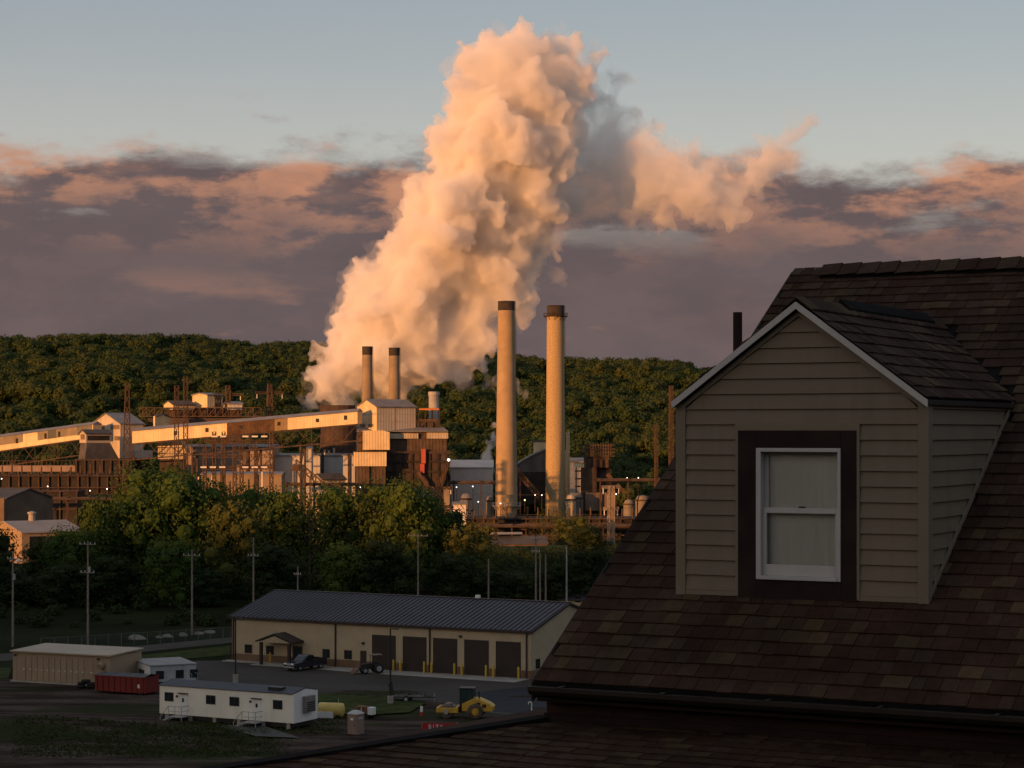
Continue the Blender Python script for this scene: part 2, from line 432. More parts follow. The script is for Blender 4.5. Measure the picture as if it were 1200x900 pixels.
main = [(368, 468, 15), (384, 452, 27), (402, 436, 40), (425, 415, 50), (458, 392, 60), (436, 352, 34), (470, 355, 60), (492, 325, 64), (520, 300, 72), (552, 268, 78), (570, 335, 50), (603, 295, 44), (604, 335, 28), (545, 375, 46),
        (560, 232, 70), (585, 205, 74), (582, 165, 72), (590, 128, 72), (580, 100, 54), (612, 86, 46), (596, 66, 28), (652, 80, 38), (678, 98, 34), (700, 66, 16), (628, 240, 50), (640, 180, 48), (645, 140, 44), (500, 425, 42), (465, 440, 36), (532, 415, 34), (497, 385, 48)]
st1 = puff('steam_plume', main, .24, 770, .58, 11, 1.0, 9, rf=.83, octs=((16.0, 4.0), (7.5, 3.0), (3.6, 1.7), (1.9, .9), (1.1, .5)))
st1b = puff('steam_veil', main, .030, 770, .7, 11, 1.0, 8, rf=.92, octs=((12.0, 5.0), (5.5, 3.6), (2.8, 2.0), (1.5, 1.0)))
st1b.parent = st1
tag(st1, 'huge sunlit steam cloud rising from behind the conveyor and curling over at its top', 'steam', kind='stuff')
trail = [(690, 120, 30, 10), (722, 92, 18), (670, 165, 42, 14), (705, 180, 52, 14), (728, 212, 48, 10), (690, 228, 38, 12), (752, 190, 40, 4), (776, 192, 42), (784, 220, 44), (812, 218, 40), (840, 242, 32), (855, 226, 34), (886, 205, 34), (908, 178, 26), (905, 195, 22), (930, 155, 15), (950, 143, 9), (742, 248, 20), (660, 205, 34, 8), (650, 245, 26, 8), (735, 130, 20, 4), (714, 118, 24, 4), (762, 150, 20, 2)]
st2 = puff('drifting_steam', trail, .088, 785, .7, 23, 1.2, 8, rf=.80, octs=((14.0, 5.0), (6.5, 3.6), (3.2, 2.0), (1.6, 1.0)))
st2b = puff('steam_veil', trail, .022, 785, .8, 23, 1.2, 8, rf=.95, octs=((12.0, 6.0), (5.5, 4.0), (2.8, 2.4), (1.5, 1.2))); st2b.parent = st2
tag(st2, 'thinner torn steam drifting right from the top of the big cloud', 'steam', kind='stuff')
wispy = [(560, 400, 18), (566, 425, 14), (574, 450, 12), (583, 465, 8), (612, 462, 9), (605, 452, 8), (540, 440, 14), (596, 345, 14), (470, 455, 14)]
st3 = puff('hanging_steam', wispy, .075, 775, .6, 31, 1.0, 7, rf=.78, octs=((8.0, 3.0), (3.6, 1.8), (1.7, .9)))
tag(st3, 'thin pink steam hanging in front of the wood behind the left tall chimney', 'steam', kind='stuff')
low = [(568, 558, 10), (570, 547, 10), (572, 534, 10), (575, 522, 9), (578, 509, 7), (580, 498, 5), (558, 564, 7), (546, 569, 5)]
st4 = puff('low_steam', low, .24, 712, .36, 41, 1.0, 7, rf=.78, octs=((4.5, 1.7), (2.2, 1.0), (1.1, .5)))
tag(st4, 'small pale steam jet rising beside the left tall chimney', 'steam', kind='stuff')
# ---------------------------------------------------------------- the near house
TH = R(-27.8)
HB = 21.0                               # ground under the house
E0 = EYE - HB                           # eye level above it
house = empty('house', (2.183, 16.0, HB), TH, 'brown shingled house roof with a beige gabled dormer, filling the right foreground', 'house')
SL = .617; EAVE_T, RIDGE_T = -1.0, 4.63
def roof_z(t): return E0 - 1.277 + SL * t
M_sh = [mat('shingle_%d' % i, c, .92, .32, 1.3, bump=.012, spec=.06, fine=.55, streak=.5, grime=tuple(x * .55 for x in c), world=True) for i, c in enumerate(
    [(.040, .021, .014), (.047, .026, .018), (.055, .033, .021), (.064, .041, .024), (.050, .031, .023), (.074, .048, .026)])]
SHW = [.32, .26, .17, .09, .12, .04]
M_dark = mat('roof_felt_black', (.010, .009, .009), .95, .3, 4, spec=.04)
M_sid = mat('siding_beige', (.172, .128, .086), .62, .05, 2.2, bump=.0015, streak=.38, grime=(.115, .088, .064))
M_sidc = mat('siding_trim_beige', (.182, .140, .099), .6, .05, 2.2, streak=.10, grime=(.2, .165, .13))
M_wtrim = mat('white_trim_weathered', (.46, .42, .40), .55, .06, 3, streak=.18, grime=(.28, .25, .235))
M_brown = mat('brown_casing', (.026, .015, .013), .7, .2, 3, spec=.1)
M_gut = mat('gutter_brown', (.026, .020, .017), .5, .15, 2)
M_brick = mat('dark_red_wall', (.030, .013, .011), .9, .3, 2, bump=.01)
M_blind = mat('blind_grey', (.74, .72, .70), .8, .05, 1.2)
rs = random.Random(3)
def tab_mesh(w, L, t, m):
    mb = MB(); mb.add([(0, 0, 0), (w, 0, 0), (w, 0, t), (0, 0, t), (0, L, .001), (w, L, .001)], [(0, 1, 2, 3), (3, 2, 5, 4), (1, 5, 2), (0, 3, 4)], 0); return mb.mesh('shingle', m)
WIDTHS = [.10, .12, .145, .175, .21]
TABS = {}
def tab(wi, mi, e):
    k = (wi, mi, e)
    if k not in TABS: TABS[k] = tab_mesh(WIDTHS[wi] - .004, e * 1.12, .018 if mi in (2, 3, 5) else .012, M_sh[mi])
    return TABS[k]
def shingle_field(org, ua, us, a0, a1, smax, e, inside):
    """courses of tabs on a roof plane: org + a*ua + s*us"""
    ua = Vector(ua).normalized(); us = Vector(us).normalized(); nn = ua.cross(us)
    out = []; k = 0
    while k * e < smax:
        a = a0 - rs.random() * .2
        while a < a1:
            wi = rs.randrange(5); mi = rs.choices(range(6), SHW)[0]; w = WIDTHS[wi]
            cx_, cs = a + w / 2, k * e + e / 2
            if a > a0 - .001 and a + w < a1 + .02 and inside(cx_, cs):
                out.append((Vector(org) + ua * a + us * (k * e + rs.uniform(-.005, .004)) + nn * rs.uniform(.002, .006), wi, mi))
            elif a <= a0 and a + w > a0 + .05 and inside(max(cx_, a0 + .03), cs):
                wi = 0; out.append((Vector(org) + ua * a0 + us * (k * e) + nn * .003, 0, mi)); w = a0 + WIDTHS[0] - a
            a += w
        k += 1
    Mx = Matrix((ua, us, nn)).transposed()
    return out, Mx
def lay(parent, fields, single):
    """the shingles listed in `single` become parts, the rest one mass"""
    rest = MB()
    for (pos, wi, mi), Mx, e, key in fields:
        me = tab(wi, mi, e)
        if key in single:
            o = bpy.data.objects.new('shingle', me); COL.objects.link(o); o.parent = parent
            o.matrix_local = Matrix.Translation(pos) @ Mx.to_4x4()
        else:
            rest.add([pos + Mx @ v.co for v in me.vertices], [tuple(p_.vertices) for p_ in me.polygons], mi)
    if rest.v: tag(rest.build('shingles', M_sh, parent), kind='stuff')
c_, s_ = 1 / math.hypot(1, SL), SL / math.hypot(1, SL)
A0, A1 = -1.755, 3.4
def in_main(a, s):
    t = EAVE_T + s * c_
    if t < 0 or abs(a) > .97: return True
    top_t = 3.72 - abs(a) * 1.2
    return t > top_t
f_main, Mx_main = shingle_field((A0 * 0, EAVE_T, roof_z(EAVE_T)), (1, 0, 0), (0, c_, s_), A0, A1, (RIDGE_T - EAVE_T) / c_ - .02, .155, in_main)
wm = Matrix.Translation(house.location) @ Matrix.Rotation(TH, 4, 'Z')
def seen(pos):
    w = wm @ pos; px = 600 + w.x / w.y * F; py = HZ - (w.z - EYE) / w.y * F
    return (-5 < px < 1205 and -5 < py < 905), w.length
items = [(f, Mx_main, .155, ('m', i)) for i, f in enumerate(f_main)]
vis = sorted([(seen(f[0])[1], k) for f, _, _, k in items if seen(f[0])[0]])
single = set(k for _, k in vis[:300])
roof = MB()
roof.prism([(A0, EAVE_T, roof_z(EAVE_T)), (A0, RIDGE_T, roof_z(RIDGE_T)), (A0, 2 * RIDGE_T - EAVE_T, roof_z(EAVE_T)), (A0, 2 * RIDGE_T - EAVE_T, roof_z(EAVE_T) - .12), (A0, RIDGE_T, roof_z(RIDGE_T) - .14), (A0, EAVE_T, roof_z(EAVE_T) - .12)], (6.6, 0, 0))
roof_o = roof.build('roof', M_dark, house)
lay(roof_o, items, single)
# ridge vent with its cap shingles; its black paints the shade under them
mb = MB(); zr = roof_z(RIDGE_T)
mb.prism([(-1.42, RIDGE_T - .17, zr - .105), (-1.42, RIDGE_T - .17, zr - .055), (-1.42, RIDGE_T, zr + .045), (-1.42, RIDGE_T + .17, zr - .055), (-1.42, RIDGE_T + .17, zr - .105)], (6.2, 0, 0))
mb.build('ridge_vent', M_dark, roof_o)
capm = MB(); a = -1.44
while a < 4.7:
    w = .2; mi = rs.randrange(5); j = rs.uniform(0, .006)
    for sg in (-1, 1):
        y0 = RIDGE_T; y1 = RIDGE_T + sg * .19
        q = [(a, y0, zr + .05 + j), (a + w, y0, zr + .062 + j), (a + w, y1, zr - .055 + j), (a, y1, zr - .067 + j)]
        if sg > 0: q.reverse()
        capm.prism(q, (0, 0, .006), mi)
    a += w - .005
tag(capm.build('ridge_caps', M_sh, roof_o), kind='stuff')
mb = MB()   # bargeboard on the left rake
mb.prism([(A0 - .02, EAVE_T, roof_z(EAVE_T) - .15), (A0 - .02, RIDGE_T, roof_z(RIDGE_T) - .16), (A0 - .02, RIDGE_T, roof_z(RIDGE_T) - .004), (A0 - .02, EAVE_T, roof_z(EAVE_T) - .004)], (.019, 0, 0))
mb.build('rake_board', M_brown, house)
# gutter along the eave
mb = MB(); ze = roof_z(EAVE_T)
prof = [(EAVE_T - .005, ze - .03), (EAVE_T - .005, ze - .09), (EAVE_T - .085, ze - .09), (EAVE_T - .12, ze - .055), (EAVE_T - .125, ze - .022), (EAVE_T - .108, ze - .022), (EAVE_T - .104, ze - .05), (EAVE_T - .078, ze - .08), (EAVE_T - .02, ze - .08), (EAVE_T - .02, ze - .03)]
mb.prism([(A0 + .01, y, z) for y, z in reversed(prof)], (6.7, 0, 0))
gut = mb.build('gutter', M_gut, house)
for a in np.arange(-1.5, 3.6, .82):
    MB().box(a, a + .03, EAVE_T - .127, EAVE_T - .004, ze - .021, ze - .016).build('gutter_strap', M_gut, gut)
# body of the house
mb = MB(); mb.box(-1.72, 4.7, -.85, 2 * RIDGE_T + .85, .0, ze - .121); wall_o = mb.build('wall', M_brick, house)
mb = MB(); mb.prism([(-1.719, -.85, ze - .12), (-1.719, RIDGE_T, zr - .17), (-1.719, 2 * RIDGE_T + .85, ze - .12)], (.1, 0, 0)); mb.build('gable_wall', M_brick, house)
mb = MB(); mb.prism([(4.6, -.85, ze - .12), (4.6, RIDGE_T, zr - .17), (4.6, 2 * RIDGE_T + .85, ze - .12)], (.1, 0, 0)); mb.build('gable_wall', M_brick, house)
MB().box(A0 + .03, 4.75, EAVE_T + .0, -.851, ze - .145, ze - .122).build('soffit', M_brown, house)
# ---- dormer
HW = .99
dz = lambda a: E0 + .985 - .735 * abs(a)          # dormer roof surface
zb = E0 - 1.262
WT = (-.49, .46, E0 - 1.31, E0 + .004)            # brown casing round the window
mb = MB()
mb.prism([(-HW + .01, .11, zb - .1), (HW - .01, .11, zb - .1), (HW - .01, .11, dz(HW) - .05), (0, .11, dz(0) - .05), (-HW + .01, .11, dz(HW) - .05)], (0, 2.2, 0))
dorm = mb.build('dormer_wall', M_brown, house)
ex_ = .1166; k = 0; z = zb + .03
top_lim = dz(0) - .11
while z < top_lim:
    z1 = min(z + ex_, top_lim + .03)
    lim = lambda zz: min(HW - .06, (E0 + .985 - .11 - zz) / .735)
    b0, b1 = lim(z), lim(z1)
    if b0 < .03: break
    b1 = max(b1, .005)
    segs = [(-b0 + .03 * 0, b0, -b1, b1)]
    if z < WT[3] - .03: segs = [(-b0, WT[0] - .008, -b1, WT[0] - .008), (WT[1] + .008, b0, WT[1] + .008, b1)]
    for (l0, r0, l1, r1) in segs:
        q = MB(); q.add([(l0, -.020, z), (r0, -.020, z), (r1, -.004, z1 - .004), (l1, -.004, z1 - .004), (l0, .019, z), (r0, .019, z), (r1, .019, z1 - .004), (l1, .019, z1 - .004)],
              [(0, 1, 2, 3), (0, 4, 5, 1), (1, 5, 6, 2), (3, 2, 6, 7), (4, 0, 3, 7)])
        q.build('siding_board', M_sid, dorm)
    z = z1
for sg in (-1, 1):        # side walls: boards end on the roof slope
    z = zb + .03
    while z < dz(HW) - .03:
        z1 = min(z + ex_, dz(HW) - .03); t0 = max(.06, (z - E0 + 1.277) / SL - .03); t1 = max(.06, (z1 - E0 + 1.277) / SL - .03)
        if t1 > .1:
            x0, x1 = sg * (HW + .012), sg * (HW - .004)
            q = MB(); vs_ = [(x0, .055, z), (x0, t0, z), (x1, t1, z1 - .004), (x1, .055, z1 - .004), (x1 - sg * .006, .055, z), (x1 - sg * .006, t0, z)]
            fs_ = [(0, 1, 2, 3), (0, 4, 5, 1)]
            if sg < 0: fs_ = [tuple(reversed(f)) for f in fs_]
            q.add(vs_, fs_); q.build('siding_board', M_sid, dorm)
        z = z1
    # flashing where the side meets the roof
    q = MB(); q.beam((sg * (HW + .016), .0, roof_z(0) + .03), (sg * (HW + .016), 2.42, roof_z(2.42) + .03), .012, .05); q.build('flashing', M_sidc, dorm)
    q = MB(); xa, xb = (HW - .06, HW + .02) if sg > 0 else (-HW - .02, -HW + .06)
    q.box(xa, xb, -.026, .018, zb - .012, dz(HW) - .045)
    xs_ = HW + .02 if sg > 0 else -HW - .02
    q.box(min(xs_, xs_ - sg * .02), max(xs_, xs_ - sg * .02), .0181, .075, zb - .012, dz(HW) - .045)
    q.build('corner_board', M_sidc, dorm)
for (l, r) in ((-HW + .06, WT[0] - .002), (WT[1] + .002, HW - .06)):
    MB().box(l, r, -.022, .018, zb - .008, zb + .028).build('starter_strip', M_sidc, dorm)
# channels round the casing
q = MB(); q.box(WT[0] - .022, WT[0], -.027, .018, zb, WT[3] + .054); q.box(WT[1], WT[1] + .022, -.027, .018, zb, WT[3] + .054); q.box(WT[0], WT[1], -.027, .018, WT[3], WT[3] + .054); q.build('channel', M_sidc, dorm)
# window
W0, W1, WZ0, WZ1 = -.338, .337, E0 - 1.133, E0 - .13
q = MB(); q.box(WT[0], W0, -.030, .03, WT[2], WT[3]); q.box(W1, WT[1], -.030, .03, WT[2], WT[3]); q.box(W0, W1, -.030, .03, WZ1, WT[3]); q.box(W0, W1, -.030, .03, WT[2], WZ0)
q.build('window_casing', M_brown, house, bevel=.004)
fr = MB(); fw = .030
fr.box(W0, W0 + fw * 1.3, -.042, .10, WZ0, WZ1); fr.box(W1 - fw * .8, W1, -.042, .10, WZ0, WZ1); fr.box(W0 + fw * 1.3, W1 - fw * .8, -.042, .10, WZ1 - fw, WZ1); fr.box(W0 + fw * 1.3, W1 - fw * .8, -.050, .10, WZ0, WZ0 + .028)
win = fr.build('window', M_wtrim, house, bevel=.003)
ZM = E0 - .605
def sash(z0, z1, y, bot, topr):
    s0, s1 = W0 + fw * 1.3 + .001, W1 - fw * .8 - .001; q = MB(); st_ = .03
    q.box(s0, s0 + st_, y, y + .03, z0, z1); q.box(s1 - st_, s1, y, y + .03, z0, z1); q.box(s0 + st_, s1 - st_, y - .001, y + .03, z0, z0 + bot); q.box(s0 + st_, s1 - st_, y - .001, y + .03, z1 - topr, z1)
    q.build('sash', M_wtrim, win, bevel=.002)
    return (s0 + st_, s1 - st_, z0 + bot, z1 - topr, y + .014)
M_pane = bpy.data.materials.new('window_glass'); M_pane.use_nodes = True
nt_ = M_pane.node_tree; b_ = nt_.nodes['Principled BSDF']; b_.inputs['Base Color'].default_value = (.9, .92, .92, 1); b_.inputs['Roughness'].default_value = .05
tr_ = nt_.nodes.new('ShaderNodeBsdfTransparent'); tr_.inputs[0].default_value = (.86, .87, .87, 1); gl_ = nt_.nodes.new('ShaderNodeBsdfGlossy'); gl_.inputs['Roughness'].default_value = .06
fr_ = nt_.nodes.new('ShaderNodeFresnel'); mx_ = nt_.nodes.new('ShaderNodeMixShader'); nt_.links.new(fr_.outputs[0], mx_.inputs[0]); nt_.links.new(tr_.outputs[0], mx_.inputs[1]); nt_.links.new(gl_.outputs[0], mx_.inputs[2])
nt_.links.new(mx_.outputs[0], nt_.nodes['Material Output'].inputs[0])
for args in ((ZM - .022, WZ1 - fw - .001, .045, .040, .022), (WZ0 + .029, ZM + .018, .002, .085, .040)):
    x0, x1, z0, z1, y = sash(*args)
    MB().add([(x0, y, z0), (x1, y, z0), (x1, y, z1), (x0, y, z1)], [(0, 1, 2, 3)]).build('pane', M_pane, win)
MB().box(-.02, .03, .030, .045, ZM + .019, ZM + .03).build('sash_lock', M_brown, win)
b = MB(); nb = 12; xx = np.linspace(W0 + .02, W1 - .02, nb * 4)
for i in range(len(xx) - 1):
    y0 = .078 + .004 * math.sin(i * 1.1) * math.sin(i * .37); y1 = .078 + .004 * math.sin((i + 1) * 1.1) * math.sin((i + 1) * .37)
    b.add([(xx[i], y0, WZ0), (xx[i + 1], y1, WZ0), (xx[i + 1], y1, WZ1), (xx[i], y0, WZ1)], [(0, 1, 2, 3)])
b.build('curtain', M_blind, win)
# dormer roof
q = MB(); OH = 1.01
for sg in (-1, 1):
    pts_ = [(0, -.07, dz(0) - .006), (sg * OH, -.07, dz(OH) - .006), (sg * OH, 2.5, dz(OH) - .006), (0, 3.9, dz(0) - .006)]
    if sg < 0: pts_.reverse()
    q.prism(pts_, (0, 0, -.04))
droof = q.build('dormer_roof', M_dark, house)
cs_, sn_ = 1 / math.hypot(1, .735), .735 / math.hypot(1, .735)
fl = []
for sg in (1, -1):
    lim_ = lambda a, s, sg=sg: (a < 2.62 + s * .95) if sg > 0 else (a > -(2.62 + s * .95))
    f_, M_ = shingle_field((sg * OH, 0, dz(OH)), (0, sg, 0), (-sg * cs_, 0, sn_), -.08 if sg > 0 else -3.8, 3.8 if sg > 0 else .08, OH / cs_ - .03, .14, lim_)
    fl += [(f, M_, .14, ('d', sg, i)) for i, f in enumerate(f_)]
lay(droof, fl, set())
q = MB(); y = -.08
while y < 3.75:
    mi = rs.randrange(4); j = rs.uniform(0, .004)
    for sg in (-1, 1):
        pts_ = [(0, y, dz(0) + .018 + j), (0, y + .2, dz(0) + .026 + j), (sg * .12, y + .2, dz(.12) + .022 + j), (sg * .12, y, dz(.12) + .014 + j)]
        if sg > 0: pts_.reverse()
        q.prism(pts_, (0, 0, .010), mi)
    y += .195
tag(q.build('ridge_caps', M_sh, droof), kind='stuff')
MB().prism([(-.07, .95, dz(.07) + .02), (.075, .95, dz(.075) + .02), (.075, .95, dz(.075) + .05), (0, .95, dz(0) + .07), (-.07, .95, dz(.07) + .05)], (0, 2.35, 0)).build('ridge_vent', M_dark, droof)  # vent strip in black, painting the shadow line along the dormer ridge
for sg in (-1, 1):
    q = MB(); q.prism([(0, -.090, dz(0) - .008), (sg * (OH + .01), -.090, dz(OH + .01) - .008), (sg * (OH + .01), -.090, dz(OH + .01) - .062), (0, -.090, dz(0) - .062)][::sg], (0, .018, 0)); q.build('rake_board', M_wtrim, droof)
    q = MB(); q.prism([(0, -.071, dz(0) - .050), (sg * OH, -.071, dz(OH) - .050), (sg * OH, -.071, dz(OH) - .056), (0, -.071, dz(0) - .056)][::sg], (0, .09, 0)); q.build('soffit', M_brown, droof)
    q = MB(); q.prism([(0, -.028, dz(0) - .072), (sg * (HW - .02), -.028, dz(HW - .02) - .072), (sg * (HW - .02), -.028, dz(HW - .02) - .112), (0, -.028, dz(0) - .112)][::sg], (0, .04, 0)); q.build('gable_channel', M_sidc, dorm)
    q = MB(); q.box(min(sg * OH, sg * (OH + .025)), max(sg * OH, sg * (OH + .025)), -.06, 2.45, dz(OH) - .050, dz(OH) - .012); q.build('dormer_gutter', M_gut, droof)
# vent pipe through the roof
q = MB(); q.cyl((-1.597, 2.75, roof_z(2.75) - .05), (-1.597, 2.75, roof_z(2.75) + .66), .042, None, 12); q.cyl((-1.597, 2.75, roof_z(2.75) - .03), (-1.597, 2.75, roof_z(2.75) + .10), .075, .05, 12)
q.build('vent_pipe', M_brown, house, smoothed=False)
# lower roof below the wall, with a hip at its left end
PZ = E0 - 2.20; PP = .15; PT = -.85; PL = 3.0
pcs, psn = 1 / math.hypot(1, PP), PP / math.hypot(1, PP)
q = MB(); xe = 4.7
q.prism([(-1.72, PT, PZ), (-1.72 - PL, PT - PL, PZ - PP * PL), (xe, PT - PL, PZ - PP * PL), (xe, PT, PZ)], (0, 0, -.05))
low_r = q.build('lower_roof', M_dark, house)
inl = lambda a, s: (a > -1.72 - PL + s * pcs * 1.0 + .02)
f_, M_ = shingle_field((0, PT - PL, PZ - PP * PL), (1, 0, 0), (0, pcs, psn), -1.72 - PL, 3.6, PL / pcs - .01, .14, inl)
lay(low_r, [(f, M_, .14, ('l', i)) for i, f in enumerate(f_)], set())
MB().beam((-1.74, PT + .01, PZ + .012), (-1.72 - PL, PT - PL - .02, PZ - PP * PL + .012), .16, .03).build('hip_cap', M_dark, low_r)
q = MB(); q.add([(-1.72, PT, PZ - .01), (-1.72, 2.0, PZ - .01), (-5.6, 2.0, PZ - 1.7), (-5.6, PT - PL, PZ - 1.2), (-1.72 - PL, PT - PL, PZ - PP * PL - .01)], [(0, 1, 2, 3, 4)]); q.build('lower_roof_side', M_sh[1], low_r)
q = MB(); q.box(-1.73, xe, PT - .03, PT - .001, PZ - .02, PZ + .06); q.build('wall_flashing', M_brown, low_r)
for x in (-4.5, -1.6, 1.3, 4.2):
    MB().box(x - .07, x + .07, PT - PL + .15, PT - PL + .29, 0, PZ - PP * PL - .05).build('porch_post', M_brown, house)
# ---------------------------------------------------------------- the yard
def sheet(name, pts, z, m, thick=0.0):
    q = MB(); pp = [Vector((p_[0], p_[1], z)) for p_ in pts]
    if sum((pp[i].x * pp[(i + 1) % len(pp)].y - pp[(i + 1) % len(pp)].x * pp[i].y) for i in range(len(pp))) < 0: pp.reverse()
    if thick: q.prism([p_ - Vector((0, 0, thick)) for p_ in pp], (0, 0, thick))
    else: q.add(pp, [tuple(range(len(pp)))])
    return tag(q.build(name, m), kind='structure')
M_asph = mat('asphalt', (.058, .048, .041), .85, .18, .12, bump=.01, fine=.25, streak=.25, grime=(.042, .038, .036), spec=.10)
M_asph2 = mat('asphalt_fresh', (.020, .021, .027), .8, .15, .2, bump=.01, spec=.12)
M_conc = mat('concrete', (.33, .295, .255), .85, .15, .35, bump=.008, fine=.2, streak=.25, grime=(.17, .155, .14), spec=.15)
M_tan = mat('tan_panel', (.40, .315, .205), .55, .06, .4, ribs=(0, .30, .018), streak=.10, grime=(.30, .235, .15))
M_tan_y = mat('tan_panel_side', (.40, .315, .205), .55, .06, .4, ribs=(1, .30, .018), streak=.10, grime=(.30, .235, .15))
M_wains = mat('wainscot_brown', (.155, .088, .050), .6, .1, .6, ribs=(0, .30, .018))
M_wains_y = mat('wainscot_brown_side', (.155, .088, .050), .6, .1, .6, ribs=(1, .30, .018))
M_dbrown = mat('door_brown', (.028, .018, .015), .6, .12, .7)
M_mroof = mat('metal_roof', (.050, .043, .052), .42, .12, .25, metal=.2, streak=.2, grime=(.038, .032, .038), spec=.2)
M_yel = mat('yellow_paint', (.52, .32, .030), .5, .12, 1.5, streak=.2, grime=(.30, .17, .03))
M_black = mat('black_steel', (.016, .015, .015), .5, .3, 2)
M_rubber = mat('rubber', (.018, .017, .017), .85, .3, 5)
M_galv = mat('galvanised', (.36, .36, .37), .45, .15, 1.5, metal=.5)
M_wood = mat('pole_wood', (.20, .165, .135), .85, .25, 1.2, streak=.5, grime=(.11, .085, .065))
M_glassd = glass('dark_glass')
M_white = mat('white_panel', (.76, .71, .61), .5, .05, .5, ribs=(0, .4, .008), streak=.22, grime=(.52, .46, .37))
M_white_y = mat('white_panel_end', (.74, .71, .68), .5, .05, .5, streak=.22, grime=(.42, .38, .32))
M_flatw = mat('white_paint', (.70, .68, .64), .5, .05, 1)

# dirt: a relief of ruts, banks and spoil between the lot and the hillside
def dirt_h(x, y):
    n_ = mnoise.noise((x * .06, y * .16, 1.5)) * .16 + mnoise.noise((x * .25, y * .5, 7)) * .05
    b = math.exp(-((x + 48) / 14) ** 2 - ((y - 203) / 6.5) ** 2) * 1.3      # spoil bank at the left
    b += math.exp(-((x + 62) / 16) ** 2 - ((y - 211) / 5) ** 2) * 0.9
    ed = sst(-120, -95, x) * (1 - sst(40, 60, x)) * sst(165, 175, y) * (1 - sst(238, 246, y))
    flat = 1 - math.exp(-((x + 26) / 10) ** 4 - ((y - 209) / 7) ** 4) * .8
    return .06 + (abs(n_) * flat + b) * ed
xs_ = np.arange(-120, 60, 1.1); ys_ = np.arange(164, 248, .9)
q = MB(); q.v = [(x, y, dirt_h(x, y) + max(terrain(x, y), 0)) for y in ys_ for x in xs_]; nx_ = len(xs_)
q.f = [(j * nx_ + i, j * nx_ + i + 1, (j + 1) * nx_ + i + 1, (j + 1) * nx_ + i) for j in range(len(ys_) - 1) for i in range(nx_ - 1)]; q.m = [0] * len(q.f)
M_dirt = bpy.data.materials.new('dirt'); M_dirt.use_nodes = True; S.nt = nt = M_dirt.node_tree; bs = nt.nodes['Principled BSDF']; bs.inputs['Roughness'].default_value = .95; bs.inputs['Specular IOR Level'].default_value = .03
t_ = nt.nodes.new('ShaderNodeTexCoord'); o_ = S(t_.outputs['Object']); se_ = nt.nodes.new('ShaderNodeSeparateXYZ'); nt.links.new(t_.outputs['Object'], se_.inputs[0])
strip = vec(S(se_.outputs[0]) * .25, S(se_.outputs[1]) * 1.0, 0.0)
c_d = mixc(smooth(nz(strip, .35, 7, .6), .35, .65), (.024, .015, .012), (.092, .068, .054))
c_d = mixc(smooth(nz(o_, 1.8, 5, .7), .45, .7) * .5, c_d, (.020, .013, .010))
grs = smooth(nz(vec(S(se_.outputs[0]) * .6, S(se_.outputs[1]) * 1.3, 3.0), .075, 6, .62), .53, .60)
c_d = mixc(grs * .85, c_d, mixc(nz(o_, 2.5, 4), (.014, .022, .007), (.036, .040, .014)))
nt.links.new(c_d.o, bs.inputs['Base Color'])
bn = nt.nodes.new('ShaderNodeBump'); bn.inputs['Distance'].default_value = .25; nt.links.new(nz(o_, 1.6, 6, .7).o, bn.inputs['Height']); nt.links.new(bn.outputs[0], bs.inputs['Normal'])
yard = q.build('dirt_yard', M_dirt, smoothed=True); tag(yard, kind='structure')

U = Vector((math.cos(TH), math.sin(TH), 0)); W = Vector((-math.sin(TH), math.cos(TH), 0))
# ---- the long tan building
BO = G(272, 775); fb = Frame((BO.x, BO.y, 0), TH)
BL = fb.at('x', 622); HD = fb.at('y', 666, (BL, 0)); BD = 2 * HD
ze_ = fb.z(740, BL, 0); zr_ = fb.z(707.5, BL, HD)
shed = empty('service_building', (BO.x, BO.y, 0), TH, 'long tan metal service building with five dark garage doors and brown metal roof', 'building')
lot_z = .12
MB().box(0, BL, 0, BD, 0, ze_).build('wall', M_tan, shed)
for x in (0.0, BL):
    q = MB(); q.prism([(x - .02 if x else -.02, 0, 0), (x - .02 if x else -.02, BD, 0), (x - .02 if x else -.02, BD, ze_), (x - .02 if x else -.02, HD, zr_), (x - .02 if x else -.02, 0, ze_)][::-1], (.04, 0, 0)); q.build('gable_wall', M_tan_y, shed)
wz = 1.05
doors = [fb.at('x', a) for a in (437, 463, 473, 499, 508.5, 535, 545, 572, 582, 609.5)]
segs = []; cur = 0
for i in range(0, 10, 2): segs.append((cur, doors[i] - .09)); cur = doors[i + 1] + .09
segs.append((cur, BL))
for a, b in segs: MB().box(a, b, -.05, -.003, 0, wz).build('wainscot', M_wains, shed)
MB().box(BL + .021, BL + .06, -.05, BD, 0, wz).build('wainscot', M_wains_y, shed)
dh = fb.z(749, doors[4]) 
for i in range(0, 10, 2):
    d0, d1 = doors[i], doors[i + 1]
    do = MB().box(d0, d1, -.035, -.004, lot_z, 4.25).build('garage_door', M_dbrown, shed)
    for k in range(6): MB().box(d0 + .02, d1 - .02, -.055, -.0351, lot_z + .05 + k * .69, lot_z + .05 + k * .69 + .66).build('door_panel', M_dbrown, do)
    q = MB(); q.box(d0 - .09, d0, -.06, -.003, lot_z, 4.34); q.box(d1, d1 + .09, -.06, -.003, lot_z, 4.34); q.box(d0, d1, -.06, -.003, 4.25, 4.34); q.build('door_frame', M_black, do)
rf = MB(); ov = .25; pitch = (zr_ - ze_) / HD
rf.prism([(-.3, -ov, ze_ - ov * pitch), (-.3, HD, zr_), (-.3, BD + ov, ze_ - ov * pitch), (-.3, BD + ov, ze_ - ov * pitch + .14), (-.3, HD, zr_ + .16), (-.3, -ov, ze_ - ov * pitch + .14)][::-1], (BL + .6, 0, 0))
rfo = rf.build('roof', M_mroof, shed)
q = MB(); x = -.2
while x < BL + .25:
    q.beam((x, -ov, ze_ - ov * pitch + .155), (x, HD, zr_ + .175), .09, .16); x += .68
